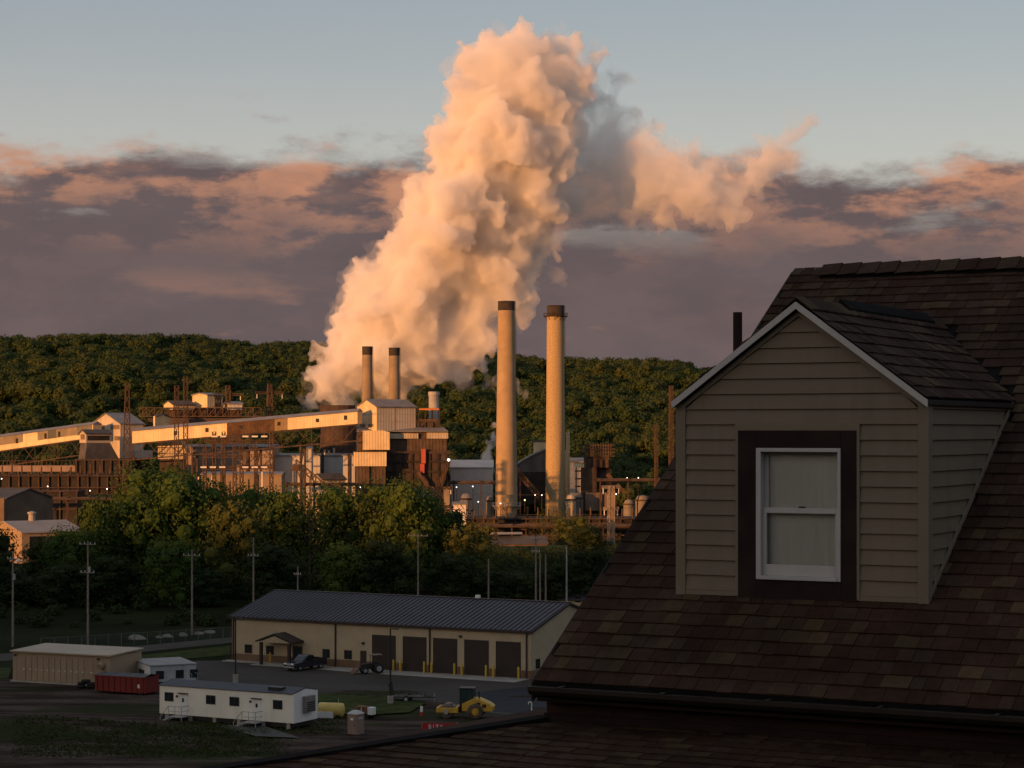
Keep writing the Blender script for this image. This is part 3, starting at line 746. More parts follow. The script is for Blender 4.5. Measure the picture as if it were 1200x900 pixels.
tag(q.build('roof_seams', M_mroof, rfo), kind='stuff')
MB().box(-.32, BL + .32, HD - .2, HD + .2, zr_ + .15, zr_ + .24).build('ridge_cap', M_mroof, rfo)
MB().box(-.3, BL + .3, -ov - .14, -ov + .0, ze_ - .24, ze_ - .03).build('gutter', M_dbrown, shed)
for x in (fb.at('x', 393.5), fb.at('x', 504), fb.at('x', 617.5), .25):
    MB().box(x - .09, x + .09, -.16, -.055, .1, ze_ - .2).build('downspout', M_dbrown, shed)
q = MB(); q.prism([(BL + .30, -ov, ze_ - .25), (BL + .30, HD, zr_ - .08), (BL + .30, HD, zr_ + .15), (BL + .30, -ov, ze_ + .05)], (.04, 0, 0)); q.prism([(BL + .30, BD + ov, ze_ - .25), (BL + .30, HD, zr_ - .08), (BL + .30, HD, zr_ + .15), (BL + .30, BD + ov, ze_ + .05)], (.04, 0, 0)); q.build('rake_trim', M_dbrown, rfo)
def win_at(p0, p1, z0, z1):
    a, b = fb.at('x', p0), fb.at('x', p1)
    w_ = MB().box(a, b, -.05, -.005, z0, z1).build('window', M_dbrown, shed)
    MB().box(a + .08, (a + b) / 2 - .03, -.06, -.0501, z0 + .08, z1 - .08).build('pane', M_glassd, w_); MB().box((a + b) / 2 + .03, b - .08, -.06, -.0501, z0 + .08, z1 - .08).build('pane', M_glassd, w_)
for p0, p1 in ((287, 295.5), (312, 321), (378, 386.5), (403.5, 412.5)): win_at(p0, p1, 1.15, 2.25)
a, b = fb.at('x', 343), fb.at('x', 354.5); d_ = MB().box(a, b, -.06, -.004, lot_z, 2.4).build('door', M_dbrown, shed); MB().box(a + .2, b - .2, -.075, -.0601, .4, 2.2).build('pane', M_glassd, d_)
a, b = fb.at('x', 422.5), fb.at('x', 429.5); MB().box(a, b, -.06, -.004, lot_z, 2.3).build('door', M_dbrown, shed)
for p_ in (426, 540): 
    x = fb.at('x', p_); MB().box(x - .15, x + .15, -.25, -.004, 3.1 if p_ < 500 else 4.55, 3.35 if p_ < 500 else 4.8).build('wall_lamp', M_black, shed)
q = MB(); yy = fb.at('y', 627.5, (BL, 0)); y2 = fb.at('y', 630.5, (BL, 0)); MB().box(BL + .021, BL + .06, yy, yy + 1.1, 1.15, 2.3).build('window', M_glassd, shed)
MB().box(BL * .70, BL * .70 + .5, HD - .25, HD + .25, zr_ + .24, zr_ + .6).build('roof_vent', M_flatw, rfo)
# porch over the entrance
x0, x1 = fb.at('x', 317), fb.at('x', 352); pk = (x0 + x1) / 2; pr = empty
q = MB()
for sg in (-1, 1):
    e_ = pk + sg * (x1 - x0) * .62
    q.prism([(pk, -2.6, 3.95), (e_, -2.6, 2.95), (e_, -.01, 2.95), (pk, -.01, 3.95)][::sg], (0, 0, .16))
por = q.build('porch_roof', M_dbrown, shed)
q = MB(); q.prism([(x0 - .1, -2.45, 2.95), (x1 + .1, -2.45, 2.95), (pk, -2.45, 3.78)], (0, .08, 0)); q.build('porch_gable', M_tan, por)
for x in (x0 + .2, x1 - .1): MB().box(x - .17, x + .17, -2.5, -2.16, 0, 2.96).build('porch_post', M_dbrown, shed)

# ---- paving
lot = [G(120, 786), G(232, 775.5), BO - U * .6 - W * .2, BO + U * (BL + 6) - W * .2, BO + U * (BL + 30), G(790, 838), G(700, 846), G(577, 838), G(512, 824), G(455, 819), G(378, 814), G(190, 804)]
lot_o = sheet('parking_lot', lot, lot_z, M_asph)
sheet('fresh_asphalt', [G(556, 813), G(600, 808), G(645, 802.5), G(800, 812), G(790, 837), G(700, 844), G(578, 835)], lot_z + .008, M_asph2)
ap = [BO + U * fb.at('x', 383) - W * .07, BO + U * BL - W * .07, BO + U * BL - W * 4.2, BO + U * (fb.at('x', 440)) - W * 4.2, BO + U * fb.at('x', 372) - W * 3.0]
sheet('concrete_apron', ap, lot_z + .02, M_conc)
sheet('pavement', [BO - U * .5 - W * .06, BO + U * fb.at('x', 383) - W * .06, BO + U * fb.at('x', 378) - W * 1.5, BO - U * .5 - W * 1.5], lot_z + .10, M_conc, .10)
sheet('entrance_slab', [BO + U * (x0 - 1) - W * 1.52, BO + U * (x1 + 1) - W * 1.52, BO + U * (x1 + 1) - W * 3.3, BO + U * (x0 - 1) - W * 3.3], lot_z + .016, M_conc)
sheet('lane', [G(-120, 790), G(-40, 778), G(60, 771), G(165, 764.5), G(278, 753), G(278, 746.5), G(165, 757), G(60, 763), G(-40, 769), G(-120, 777)], .05, M_asph)
M_grass = mat('grass', (.038, .058, .016), .95, .4, .5, bump=.05, alt=(.062, .070, .022), fine=.5, spec=.03)
sheet('grass_strip', [G(372, 815.5), G(455, 820.5), G(500, 826), G(480, 838), G(430, 841), G(372, 838), G(340, 828)], .30, M_grass)
sheet('grass_strip', [G(150, 778), G(270, 768), G(270, 757), G(168, 768)], .06, M_grass)
sheet('grass_strip', [G(-60, 800), G(10, 796), G(14, 783), G(-60, 786)], .10, M_grass)
sheet('gravel_path', [G(252, 854), G(300, 851), G(352, 868), G(300, 866)], .28, mat('gravel', (.075, .070, .062), .95, .3, 2, fine=.4))
# grass tufts in the yard
rg = np.random.default_rng(8)
def tufts(name, region, n, label, sz=.11):
    cen = []
    while len(cen) < n:
        px = rg.uniform(region[0], region[1]); py = rg.uniform(region[2], region[3])
        if (px, py) is None: continue
        g_ = G(px, py); cen.append((g_.x, g_.y, dirt_h(g_.x, g_.y) + .02))
    C = np.repeat(np.array(cen), 5, 0); C[:, :2] += rg.normal(size=(len(C), 2)) * .6; m = len(C)
    ang = rg.random(m) * 6.28; t = np.stack([np.cos(ang), np.sin(ang), np.zeros(m)], 1) * (sz * (.4 + .8 * rg.random(m)))[:, None]
    up = np.stack([rg.normal(size=m) * .1, rg.normal(size=m) * .1, sz * (.5 + rg.random(m))], 1)
    v = np.stack([C - t, C + t, C + t * .5 + up, C - t * .5 + up], 1).reshape(-1, 3)
    o = bpy.data.objects.new(name, quads_mesh(name, v, M_weed)); COL.objects.link(o); return tag(o, label, 'grass', kind='stuff')
tufts('weeds', (20, 330, 856, 888), 1500, 'rough weeds and grass growing over the dirt yard')
tufts('weeds', (200, 400, 840, 862), 500, 'weeds growing under and along the white office trailer')
tufts('weeds', (375, 448, 817, 840), 700, 'long grass on the strip round the yellow tank')

# ---- bollards
def bollard(px, label):
    x = fb.at('x', px, (0, -1.0)); o = empty('bollard', fb.o + Vector((*(fb.ex * x + fb.ey * -1.0), lot_z)), 0, label, 'bollard', 'yellow bollards in front of the garage doors')
    q = MB(); q.lathe([(.13, 0), (.13, 1.28), (.11, 1.38), (.06, 1.43), (0, 1.45)], n=10); q.build('post', M_yel, o, smoothed=True)
    MB().cyl((0, 0, 0), (0, 0, .05), .17, .15, 10).build('base', M_conc, o)
for i, px in enumerate((461, 469, 497, 505.5, 532.5, 541, 569.5, 578, 607.5)):
    nm = ['left', 'right'][i % 2]; door = ['first', 'second', 'third', 'fourth', 'fifth'][(i + 1) // 2 if i < 8 else 4]
    lab = ['left bollard between the first and second garage doors from the left', 'right bollard between the first and second garage doors from the left', 'left bollard between the second and third garage doors', 'right bollard between the second and third garage doors',
           'left bollard between the third and fourth garage doors', 'right bollard between the third and fourth garage doors', 'left bollard between the fourth and fifth garage doors', 'right bollard between the fourth and fifth garage doors', 'single yellow bollard right of the last garage door'][i]
    bollard(px, lab)
bollard(316.5, 'yellow bollard beside the porch post of the entrance')
# ---- lamp posts
def lamp_post(px, pyb, pyt, label, base):
    g = G(px, pyb, lot_z); o = empty('lamp_post', g, TH, label, 'lamp post', 'lamp posts of the car park'); hh_ = Zat(pyt, g.y) - lot_z
    z0 = 0
    if base: MB().cyl((0, 0, -.1), (0, 0, .95), .32, .32, 14).build('base', M_conc, o); z0 = .95
    MB().cyl((0, 0, z0), (0, 0, hh_), .10, .075, 8).build('pole', M_black, o)
    MB().beam((0, 0, hh_ - .1), (.45, 0, hh_ - .05), .06, .08).build('arm', M_black, o)
    MB().box(.40, .95, -.17, .17, hh_ - .12, hh_ + .02).build('lamp_head', M_black, o)
lamp_post(276, 800, 725, 'black lamp post in front of the left corner of the tan building', True)
lamp_post(457.5, 826, 736, 'black lamp post on a white concrete base beside the utility trailer', True)

# ---- office trailer
N = G(344, 857); ft = Frame((N.x, N.y, .1), TH); TL = -ft.at('x', 187); TW = ft.at('y', 372)
zf, zt = .65, ft.z(814)
tr = empty('office_trailer', (N.x, N.y, .1), TH, 'long white office trailer with dark roof and two sets of steps', 'trailer')
q = MB(); q.box(-TL, 0, 0, TW, zf, zt); q.build('body', [M_white], tr)
q = MB(); q.prism([(.004, 0, zf), (.004, TW, zf), (.004, TW, zt), (.004, TW / 2, zt + .36), (.004, 0, zt)], (.03, 0, 0)); q.build('end_wall', M_white_y, tr)
q = MB(); q.prism([(-TL - .08, -.1, zt), (-TL - .08, TW / 2, zt + .40), (-TL - .08, TW + .1, zt), (-TL - .08, TW + .1, zt + .06), (-TL - .08, TW / 2, zt + .46), (-TL - .08, -.1, zt + .06)][::-1], (TL + .02, 0, 0)); ro = q.build('roof', mat('trailer_roof', (.040, .042, .050), .6, .15, .4), tr)
MB().box(-3.4, -1.9, .6, 1.5, zt + .2, zt + .5).build('roof_vent', M_black, ro)
MB().box(-TL + .2, -.3, .25, TW - .25, .18, zf).build('chassis', M_black, tr)
for x in np.linspace(-TL + .8, -.7, 6):
    MB().box(x - .2, x + .2, .1, .5, -.12, zf).build('pier', M_conc, tr)
for p0, p1 in ((193, 203.5), (241.5, 252.5), (269, 280.5), (320, 331)):
    a, b = ft.at('x', p0), ft.at('x', p1); z0, z1 = ft.z(826.5, (a + b) / 2) if p0 > 300 else None, None
    zc = 2.38; w_ = MB().box(a, b, -.04, -.002, zc - .45, zc + .45).build('window', mat('window_frame_dark', (.06, .055, .05), .5, .1), tr)
    MB().box(a + .06, (a + b) / 2 - .02, -.05, -.0401, zc - .39, zc + .39).build('pane', M_glassd, w_); MB().box((a + b) / 2 + .02, b - .06, -.05, -.0401, zc - .39, zc + .39).build('pane', M_glassd, w_)
def steps(xd, flip, label):
    s_ = empty('entry_steps', ft.o + Vector((*(ft.ex * xd), -.0)), TH, label, 'steps')
    MB().box(-.2, 1.5, -1.35, -.06, zf - .10, zf - .03).build('landing', M_galv, s_)
    for k in range(3): MB().box(-.2 - .3 * (k + 1), -.2 - .3 * k, -1.3, -.2, zf - .1 - .17 * (k + 1), zf - .05 - .17 * (k + 1)).build('tread', M_galv, s_)
    for x, y in ((-.15, -1.3), (1.45, -1.3), (1.45, -.12), (-.15, -.12)): MB().beam((x, y, -.1), (x, y, zf - .1), .07).build('leg', M_galv, s_)
    q = MB()
    for x in (-.15, .65, 1.45): q.beam((x, -1.32, zf - .05), (x, -1.32, zf + 1.0), .05)
    for dz_ in (.5, 1.0): q.beam((-.15, -1.32, zf + dz_), (1.45, -1.32, zf + dz_), .05); q.beam((1.45, -1.32, zf + dz_), (1.45, -.1, zf + dz_), .05)
    q.beam((-.15, -1.32, zf + 1.0), (-1.15, -1.32, .55), .05); q.beam((-1.15, -1.32, .55), (-1.15, -1.32, -.1), .05); q.build('handrail', M_galv, s_)
    q = MB(); q.beam((-.18, -1.28, zf - .12), (-1.15, -1.28, -.05), .05, .22); q.beam((-.18, -.22, zf - .12), (-1.15, -.22, -.05), .05, .22); q.build('stringer', M_galv, s_)
for p0, lab in ((210, 'metal steps with railing at the left door of the white office trailer'), (296, 'metal steps with railing at the right door of the white office trailer')):
    a = ft.at('x', p0); d_ = MB().box(a, a + 1.0, -.045, -.002, zf + .02, zf + 2.08).build('door', M_flatw, tr)
    MB().box(a + .38, a + .62, -.052, -.0451, zf + 1.3, zf + 1.7).build('pane', M_glassd, d_); MB().box(a - .1, a + 1.1, -.25, -.002, zf + 2.15, zf + 2.22).build('canopy', M_dbrown, d_)
    MB().box(a - .35, a - .15, -.1, -.002, zf + 1.75, zf + 1.95).build('door_lamp', M_black, tr); steps(a - .2, 0, lab)
q = MB(); q.box(.035, .5, TW * .36, TW * .74, zf + .9, zt - .35); ac = q.build('air_conditioner', mat('ac_grey', (.20, .18, .165), .6, .2, 2), tr)
for k in range(5): MB().box(.501, .52, TW * .38, TW * .72, zf + 1.0 + k * .2, zf + 1.12 + k * .2).build('louver', M_black, ac)
for p_ in (275, 318): 
    a = ft.at('x', p_); MB().box(a, a + .06, -.03, -.002, zf, zt).build('seam_strip', M_white_y, tr)

# ---- tan storage building with a row of doors
so = G(15, 799); fs = Frame((so.x, so.y, .05), R(-24)); SLn = fs.at('x', 129); SD = fs.at('y', 166, (SLn, 0)); sh_ = fs.z(763.5)
stb = empty('storage_building', (so.x, so.y, .05), R(-24), 'low tan storage building with a row of narrow doors', 'building')
M_stan = mat('storage_tan', (.30, .215, .140), .65, .08, .5, streak=.2, grime=(.2, .14, .09))
q = MB(); q.box(0, SLn, 0, SD, 0, sh_); q.build('wall', M_stan, stb)
q = MB(); q.prism([(-.2, -.3, sh_), (-.2, SD + .2, sh_ + .25), (-.2, SD + .2, sh_ + .40), (-.2, -.3, sh_ + .16)][::-1], (SLn + .4, 0, 0)); q.build('roof', mat('storage_roof', (.33, .25, .17), .5, .1, .4, ribs=(0, .4, .02)), stb)
nd = 12; a0, a1 = SLn * .045, SLn * .83; dw = (a1 - a0) / (nd + 1.1)
x = a0
for k in range(nd):
    w_ = dw * (1.6 if k in (0, 11) else 1.0) * .94
    d_ = MB().box(x, x + w_, -.05, -.003, .25, sh_ - .55).build('storage_door', M_stan, stb, bevel=.03)
    MB().box(x - .03, x - .005, -.03, -.002, .1, sh_ - .5).build('jamb', M_dbrown, stb)
    MB().box(x + w_ * .78, x + w_ * .9, -.11, -.051, 1.45, 1.62).build('handle', M_flatw, d_); x += w_ / .94
MB().cyl((SLn * .92, -.02, sh_ * .72), (SLn * .92, -.5, sh_ * .66), .42, .36, 12).build('exhaust_fan', M_stan, stb)
for xx_ in (SLn * .03, SLn * .885): MB().box(xx_ - .12, xx_ + .12, -.2, -.002, sh_ - .45, sh_ - .25).build('wall_lamp', M_black, stb)
MB().box(-.15, SLn + .1, -.25, .0, -.1, .2).build('plinth', M_conc, stb)
# ---- red open container
ro_ = G(170, 816); fr2 = Frame((ro_.x, ro_.y, .1), R(-24)); CL = -fr2.at('x', 111); CW = fr2.at('y', 186); ch = fr2.z(794)
rc = empty('red_container', (ro_.x, ro_.y, .1), R(-24), 'long dark red roll-off container with a black cover', 'container')
M_red = mat('container_red', (.16, .014, .012), .55, .15, .8, streak=.3, grime=(.11, .02, .016))
q = MB(); q.prism([(-CL, 0, .2), (0, 0, .2), (0, 0, ch), (-CL, 0, ch)], (0, CW, 0)); q.build('body', M_red, rc)
for k in range(9):
    x = -CL + .3 + k * (CL - .6) / 8; MB().box(x - .06, x + .06, -.09, -.002, .2, ch - .1).build('rib', M_red, rc)
MB().box(-CL - .05, .05, -.1, CW + .05, ch - .12, ch).build('rim', M_red, rc)
q = MB(); n_ = 14
for k in range(n_): 
    xa, xb = -CL + CL * k / n_, -CL + CL * (k + 1) / n_; za, zb2 = ch + .12 + .06 * math.sin(k * 1.9), ch + .12 + .06 * math.sin((k + 1) * 1.9)
    q.add([(xa, -.05, ch + .01), (xb, -.05, ch + .01), (xb, CW / 2, zb2 + .1), (xa, CW / 2, za + .1), (xb, CW, ch + .01), (xa, CW, ch + .01)], [(0, 1, 2, 3), (3, 2, 4, 5)])
q.build('cover', M_black, rc)
for x in (-CL + .6, -.6): MB().cyl((x, -.04, .17), (x, CW, .17), .17, None, 10).build('roller', M_black, rc)
MB().add([(-1.0, -.012, .75), (-.72, -.012, .75), (-.72, -.012, 1.15), (-1.0, -.012, 1.15)], [(0, 1, 2, 3)]).build('sticker', M_flatw, rc)
# ---- grey site trailer
go_ = G(176, 806); fg = Frame((go_.x, go_.y, .1), R(24)); GL = fg.at('x', 230); GW = fg.at('y', 157.5); gz = fg.z(781)
gt = empty('site_trailer', (go_.x, go_.y, .1), R(24), 'weathered grey site trailer with a white end behind the red container', 'trailer')
M_gsid = mat('trailer_grey', (.34, .36, .37), .6, .15, .7, ribs=(0, .35, .01), streak=.4, grime=(.2, .2, .19))
MB().box(0, GL, 0, GW, .5, gz).build('body', M_gsid, gt); MB().box(-.03, -.002, 0, GW, .5, gz).build('end_wall', M_flatw, gt)
MB().box(-.1, GL + .1, -.1, GW + .1, gz, gz + .12).build('roof', mat('trailer_roof_grey', (.22, .21, .20), .6, .2, .6), gt); MB().box(.3, GL - .3, .2, GW - .2, .15, .5).build('chassis', M_black, gt)
for a in (.12, .55, .86): 
    w_ = MB().box(GL * a, GL * a + .95, -.04, -.002, gz - 1.5, gz - .55).build('window', M_dbrown, gt); MB().box(GL * a + .08, GL * a + .87, -.05, -.0401, gz - 1.42, gz - .63).build('pane', M_glassd, w_)
MB().box(-.07, -.031, GW * .35, GW * .7, gz - 1.5, gz - .7).build('window', M_glassd, gt)
MB().cyl((GL * .4, .6, -.05), (GL * .4, .85, -.05 + .0001), .42, None, 12).build('wheel', M_rubber, gt)
q = MB(); q.box(GL * .84, GL * .97, -1.2, -.05, .35, .42)
for x in (GL * .84, GL * .97): q.beam((x, -1.2, -.1), (x, -1.2, 1.4), .05); q.beam((x, -1.2, 1.4), (x, -.05, 1.4), .05)
q.build('steps', M_galv, gt)
# ---- heap of black pipes and tyres
g = G(101, 808); hp = empty('tyre_heap', g, 0, 'heap of black tyres left of the red container', 'tyres')
for k, (x, z, r) in enumerate(((-.7, .12, .6), (.7, .12, .6), (-.62, .40, .58), (.62, .40, .58), (-.5, .70, .55), (.55, .68, .55), (0, 1.0, .52), (0, .1, .6))):
    q = MB(); q.lathe([(r * .45, -.12), (r * .92, -.13), (r, -.05), (r, .05), (r * .92, .13), (r * .45, .12), (r * .45, -.12)], (x, .25 * math.sin(k * 2), z), 16); q.build('tyre', M_rubber, hp, smoothed=True)
# ---- yellow tank
g = G(388, 842); tk = empty('fuel_tank', g, R(-14), 'yellow horizontal fuel tank on a white base beside the office trailer', 'tank')
M_ytk = mat('tank_yellow', (.62, .44, .12), .5, .1, .8, streak=.3, grime=(.42, .30, .11))
q = MB(); pr_ = [(0, -1.55), (.62, -1.5), (.82, -1.4), (.85, -1.2), (.85, 1.2), (.82, 1.4), (.62, 1.5), (0, 1.55)]
q.M = Matrix.Translation((0, 0, 1.05)) @ Matrix.Rotation(R(90), 4, 'Y'); q.lathe(pr_, n=20); q.build('shell', M_ytk, tk, smoothed=True)
MB().box(-1.45, .5, -.95, -.2, .15, .92).build('containment', M_flatw, tk)
for x in (-.9, .9): MB().box(x - .12, x + .12, -.6, .6, 0, .5).build('saddle', M_black, tk)
MB().cyl((.9, 0, 1.85), (.9, 0, 2.45), .05, None, 8).build('vent', M_galv, tk); tk.scale = (.88, .85, .85)
MB().add([(-.7, -.60, 1.5), (-.2, -.60, 1.5), (-.2, -.46, 1.75), (-.7, -.46, 1.75)], [(0, 1, 2, 3)]).build('decal', mat('decal_red', (.35, .05, .03), .6), tk)
# ---- portable toilet
g = G(417, 861); pt = empty('portable_toilet', g, R(-35), 'brown portable toilet with pale domed roof right of the office trailer', 'toilet')
M_pt = mat('toilet_brown', (.23, .155, .125), .55, .1, 1); M_ptw = mat('toilet_grey', (.40, .385, .375), .5, .08, 1)
MB().box(-.58, .58, -.58, .58, .08, 2.05).build('cabin', M_pt, pt, bevel=.04); MB().box(-.62, .62, -.62, .62, 0, .08).build('base', M_black, pt)
q = MB(); q.add([(-.64, -.64, 2.05), (.64, -.64, 2.05), (.64, .64, 2.05), (-.64, .64, 2.05), (-.3, -.3, 2.34), (.3, -.3, 2.34), (.3, .3, 2.34), (-.3, .3, 2.34)], [(0, 1, 5, 4), (1, 2, 6, 5), (2, 3, 7, 6), (3, 0, 4, 7), (4, 5, 6, 7)]); q.build('roof', M_ptw, pt, bevel=.03)
d_ = MB().box(-.42, .42, -.605, -.583, .15, 1.95).build('door', M_pt, pt); MB().box(.3, .38, -.64, -.606, .95, 1.15).build('handle', M_black, d_)
MB().box(-.16, .16, -.615, -.6055, 1.45, 1.68).build('sign', M_flatw, d_); MB().box(.584, .60, -.3, .3, 1.55, 1.75).build('vent_grille', M_ptw, pt)
MB().cyl((.35, .4, 2.1), (.35, .4, 2.6), .05, None, 8).build('vent_pipe', M_ptw, pt)
# ---- generator cart
g = G(428, 842); gc = empty('generator_cart', g, R(-30), 'small rusty generator cart with white box behind the portable toilet', 'generator')
M_rust = mat('rusty_steel', (.17, .070, .034), .85, .35, 1.2, bump=.01, alt=(.24, .12, .06))
MB().box(-.9, .5, -.5, .5, .45, 1.25).build('housing', M_rust, gc, bevel=.04); MB().box(.51, 1.05, -.4, .4, .45, 1.2).build('cabinet', M_flatw, gc, bevel=.03)
for x in (-.5, .4):
    for y in (-.6, .6): MB().cyl((x, y - .09, .32), (x, y + .09, .32), .32, None, 12).build('wheel', M_rubber, gc)
q = MB(); q.lathe([(0, -.3), (.3, -.3), (.32, .3), (0, .34)], (-1.35, -.2, .55), 12); q.build('drum', M_black, gc); MB().beam((-.9, 0, .5), (-1.8, 0, .4), .08).build('tow_bar', M_black, gc)

# ---- vehicles
def wheel(parent, x, y, r, w, side):
    q = MB(); q.M = Matrix.Translation((x, y, r)) @ Matrix.Rotation(R(90), 4, 'X')
    q.lathe([(r * .55, -w / 2), (r * .93, -w / 2), (r, -w * .3), (r, w * .3), (r * .93, w / 2), (r * .55, w / 2)], n=18); t = q.build('wheel', M_rubber, parent, smoothed=True)
    q = MB(); q.M = Matrix.Translation((x, y, r)) @ Matrix.Rotation(R(90), 4, 'X'); q.lathe([(0, -w * .38), (r * .3, -w * .42), (r * .55, -w * .36), (r * .55, w * .36), (r * .3, w * .42), (0, w * .38)], n=14); q.build('rim', M_galv, t)
def body(prof, y0, y1, name, m, parent, bevel=.05):
    q = MB(); q.prism([(x, y0, z) for x, z in prof], (0, y1 - y0, 0)); return q.build(name, m, parent, bevel=bevel)
M_carb = mat('car_black', (.014, .016, .024), .22, .2, 1, spec=.6)
g = G(358, 784.5, lot_z); pk_ = empty('pickup_truck', g, R(180 + 50), 'black pickup truck parked at the entrance of the tan building', 'pickup')
# nose towards +x of the truck
body([(-2.8, .45), (2.75, .45), (2.85, .70), (2.80, 1.0), (1.35, 1.12), (-2.8, 1.10)][::1], -.95, .95, 'body', M_carb, pk_, .07)
body([(-.75, 1.11), (1.30, 1.11), (.55, 1.72), (.35, 1.82), (-.45, 1.82), (-.68, 1.70)], -.84, .84, 'cab', M_carb, pk_, .05)
q = MB(); q.add([(1.23, -.72, 1.19), (1.23, .72, 1.19), (.62, .66, 1.70), (.62, -.66, 1.70)], [(0, 1, 2, 3)]); q.build('windscreen', M_glassd, pk_)
for sg in (-1, 1):
    q = MB(); q.add([(-.60, sg * .852, 1.2), (.98, sg * .852, 1.2), (.46, sg * .852, 1.68), (-.55, sg * .852, 1.68)], [(0, 1, 2, 3)[::-sg]]); q.build('side_window', M_glassd, pk_)
    MB().box(2.70, 2.86, sg * .62 - .2, sg * .62 + .2, .80, .98).build('headlight', mat('headlight', (.8, .8, .78), .2, .05), pk_, bevel=.02)
    MB().box(.95, 1.12, sg * 1.06 - .1, sg * 1.06 + .1, 1.15, 1.36).build('mirror', M_carb, pk_)
    for x in (1.75, -1.75): wheel(pk_, x, sg * .82, .39, .27, sg)
MB().box(2.80, 2.90, -.88, .88, .42, .60).build('bumper', M_galv, pk_, bevel=.02); MB().box(2.79, 2.87, -.4, .4, .72, .96).build('grille', M_galv, pk_)
for sg in (-1, 1): MB().box(-2.78, -.8, min(sg * .95, sg * .86), max(sg * .95, sg * .86), 1.101, 1.30).build('bed_side', M_carb, pk_)
MB().box(-2.80, -2.72, -.86, .86, 1.101, 1.28).build('tailgate', M_carb, pk_)
# small utility tractor in front of the first garage door
g = G(436, 789, lot_z); ut = empty('compact_tractor', g, R(200), 'small dark tractor parked before the first garage door', 'tractor')
body([(-.9, .55), (1.3, .55), (1.45, .7), (1.4, 1.15), (.2, 1.25), (-.9, .95)], -.38, .38, 'hood', M_black, ut, .05)
for sg in (-1, 1): wheel(ut, -.65, sg * .72, .62, .36, sg); wheel(ut, 1.0, sg * .62, .40, .26, sg)
q = MB()
for x, y in ((-1.0, -.55), (-1.0, .55), (.1, -.5), (.1, .5)): q.beam((x, y, .9), (x * .9, y, 2.2), .07)
q.build('canopy_post', M_black, ut); MB().box(-1.15, .35, -.68, .68, 2.2, 2.28).build('canopy', mat('canopy_tan', (.18, .14, .10), .6), ut, bevel=.03)
MB().box(-.65, -.25, -.25, .25, .95, 1.12).build('seat', M_rubber, ut); q = MB(); q.beam((1.2, -.45, .7), (2.1, -.45, .25), .1); q.beam((1.2, .45, .7), (2.1, .45, .25), .1); q.build('loader_arm', M_black, ut)
q = MB(); q.prism([(2.0, -.8, .1), (2.6, -.8, .05), (2.1, -.8, .6)], (0, 1.6, 0)); q.build('bucket', mat('bucket_rust', (.12, .07, .04), .8), ut)
# utility trailer with a mesh ramp
g = G(478, 822, lot_z); ul = empty('utility_trailer', g, R(172), 'black open utility trailer with a raised mesh ramp beside the lamp post', 'trailer')
q = MB()
for y in (-.9, .9): q.beam((-1.7, y, .55), (1.7, y, .55), .08); q.beam((-1.7, y, .95), (1.7, y, .95), .05); [q.beam((x, y, .55), (x, y, .95), .05) for x in (-1.7, -.85, 0, .85, 1.7)]
for x in (-1.7, -.85, 0, .85, 1.7): q.beam((x, -.9, .55), (x, .9, .55), .07)
q.build('frame', M_black, ul); MB().box(-1.65, 1.65, -.85, .85, .595, .62).build('deck', mat('deck_wood', (.09, .07, .05), .9), ul)
q = MB(); rt_ = empty
for k in range(9): y = -.9 + k * .225; q.beam((1.72, y, .6), (1.95, y, 2.05), .06)
for k in range(6): f_ = k / 5; q.beam((1.72 + .23 * f_, -.9, .6 + 1.45 * f_), (1.72 + .23 * f_, .9, .6 + 1.45 * f_), .06)
q.build('mesh_ramp', M_black, ul); q = MB(); q.beam((-1.7, -.8, .55), (-3.0, 0, .5), .08); q.beam((-1.7, .8, .55), (-3.0, 0, .5), .08); q.build('tongue', M_black, ul); MB().cyl((-2.9, 0, .05), (-2.9, 0, .9), .05, None, 8).build('jack', M_galv, ul)
for sg in (-1, 1): wheel(ul, 0, sg * 1.05, .36, .22, sg); MB().box(-.5, .5, sg * 1.05 - .14, sg * 1.05 + .14, .76, .80).build('fender', M_black, ul)
# road roller
g = G(545, 841, .10); rl = empty('road_roller', g, R(180 - 8), 'yellow road roller with a black cab standing at the edge of the lot', 'roller')
M_cat = mat('roller_yellow', (.50, .29, .035), .5, .15, 1.2, streak=.25, grime=(.25, .14, .03))
q = MB(); q.M = Matrix.Translation((1.75, 0, .72)) @ Matrix.Rotation(R(90), 4, 'X'); q.lathe([(0, -1.02), (.6, -1.02), (.72, -1.0), (.72, 1.0), (.6, 1.02), (0, 1.02)], n=24); q.build('drum', mat('drum_steel', (.14, .11, .09), .5, .2, 1, metal=.4), rl, smoothed=True)
q = MB()
for sg in (-1, 1): q.box(.55, 2.75, min(sg * 1.07, sg * 1.25), max(sg * 1.07, sg * 1.25), .62, 1.12)
q.box(2.55, 2.80, -1.07, 1.07, .62, 1.10); q.box(.55, .85, -1.07, 1.07, .55, 1.2); dfo = q.build('drum_frame', M_cat, rl, bevel=.03)
for sg in (-1, 1): MB().cyl((1.75, sg * 1.24, .72), (1.75, sg * 1.32, .72), .26, None, 12).build('hub', M_galv, rl)
MB().box(1.3, 1.9, -.4, .4, 1.13, 1.42).build('hose_block', M_rust, rl)
MB().box(.0, .56, -.45, .45, .6, 1.15).build('articulation', M_black, rl)
body([(-2.9, .75), (.2, .75), (.2, 1.5), (-1.0, 2.05), (-1.6, 2.0), (-2.6, 1.55), (-3.0, 1.25)], -.85, .85, 'engine_hood', M_cat, rl, .06)
for sg in (-1, 1):
    for (xa, xb, za) in ((-2.3, -1.9, 1.15), (-1.7, -1.3, 1.3)): MB().box(xa, xb, min(sg * .852, sg * .87), max(sg * .852, sg * .87), za, za + .35).build('grille', M_black, rl)
cabx0, cabx1 = -.95, .45
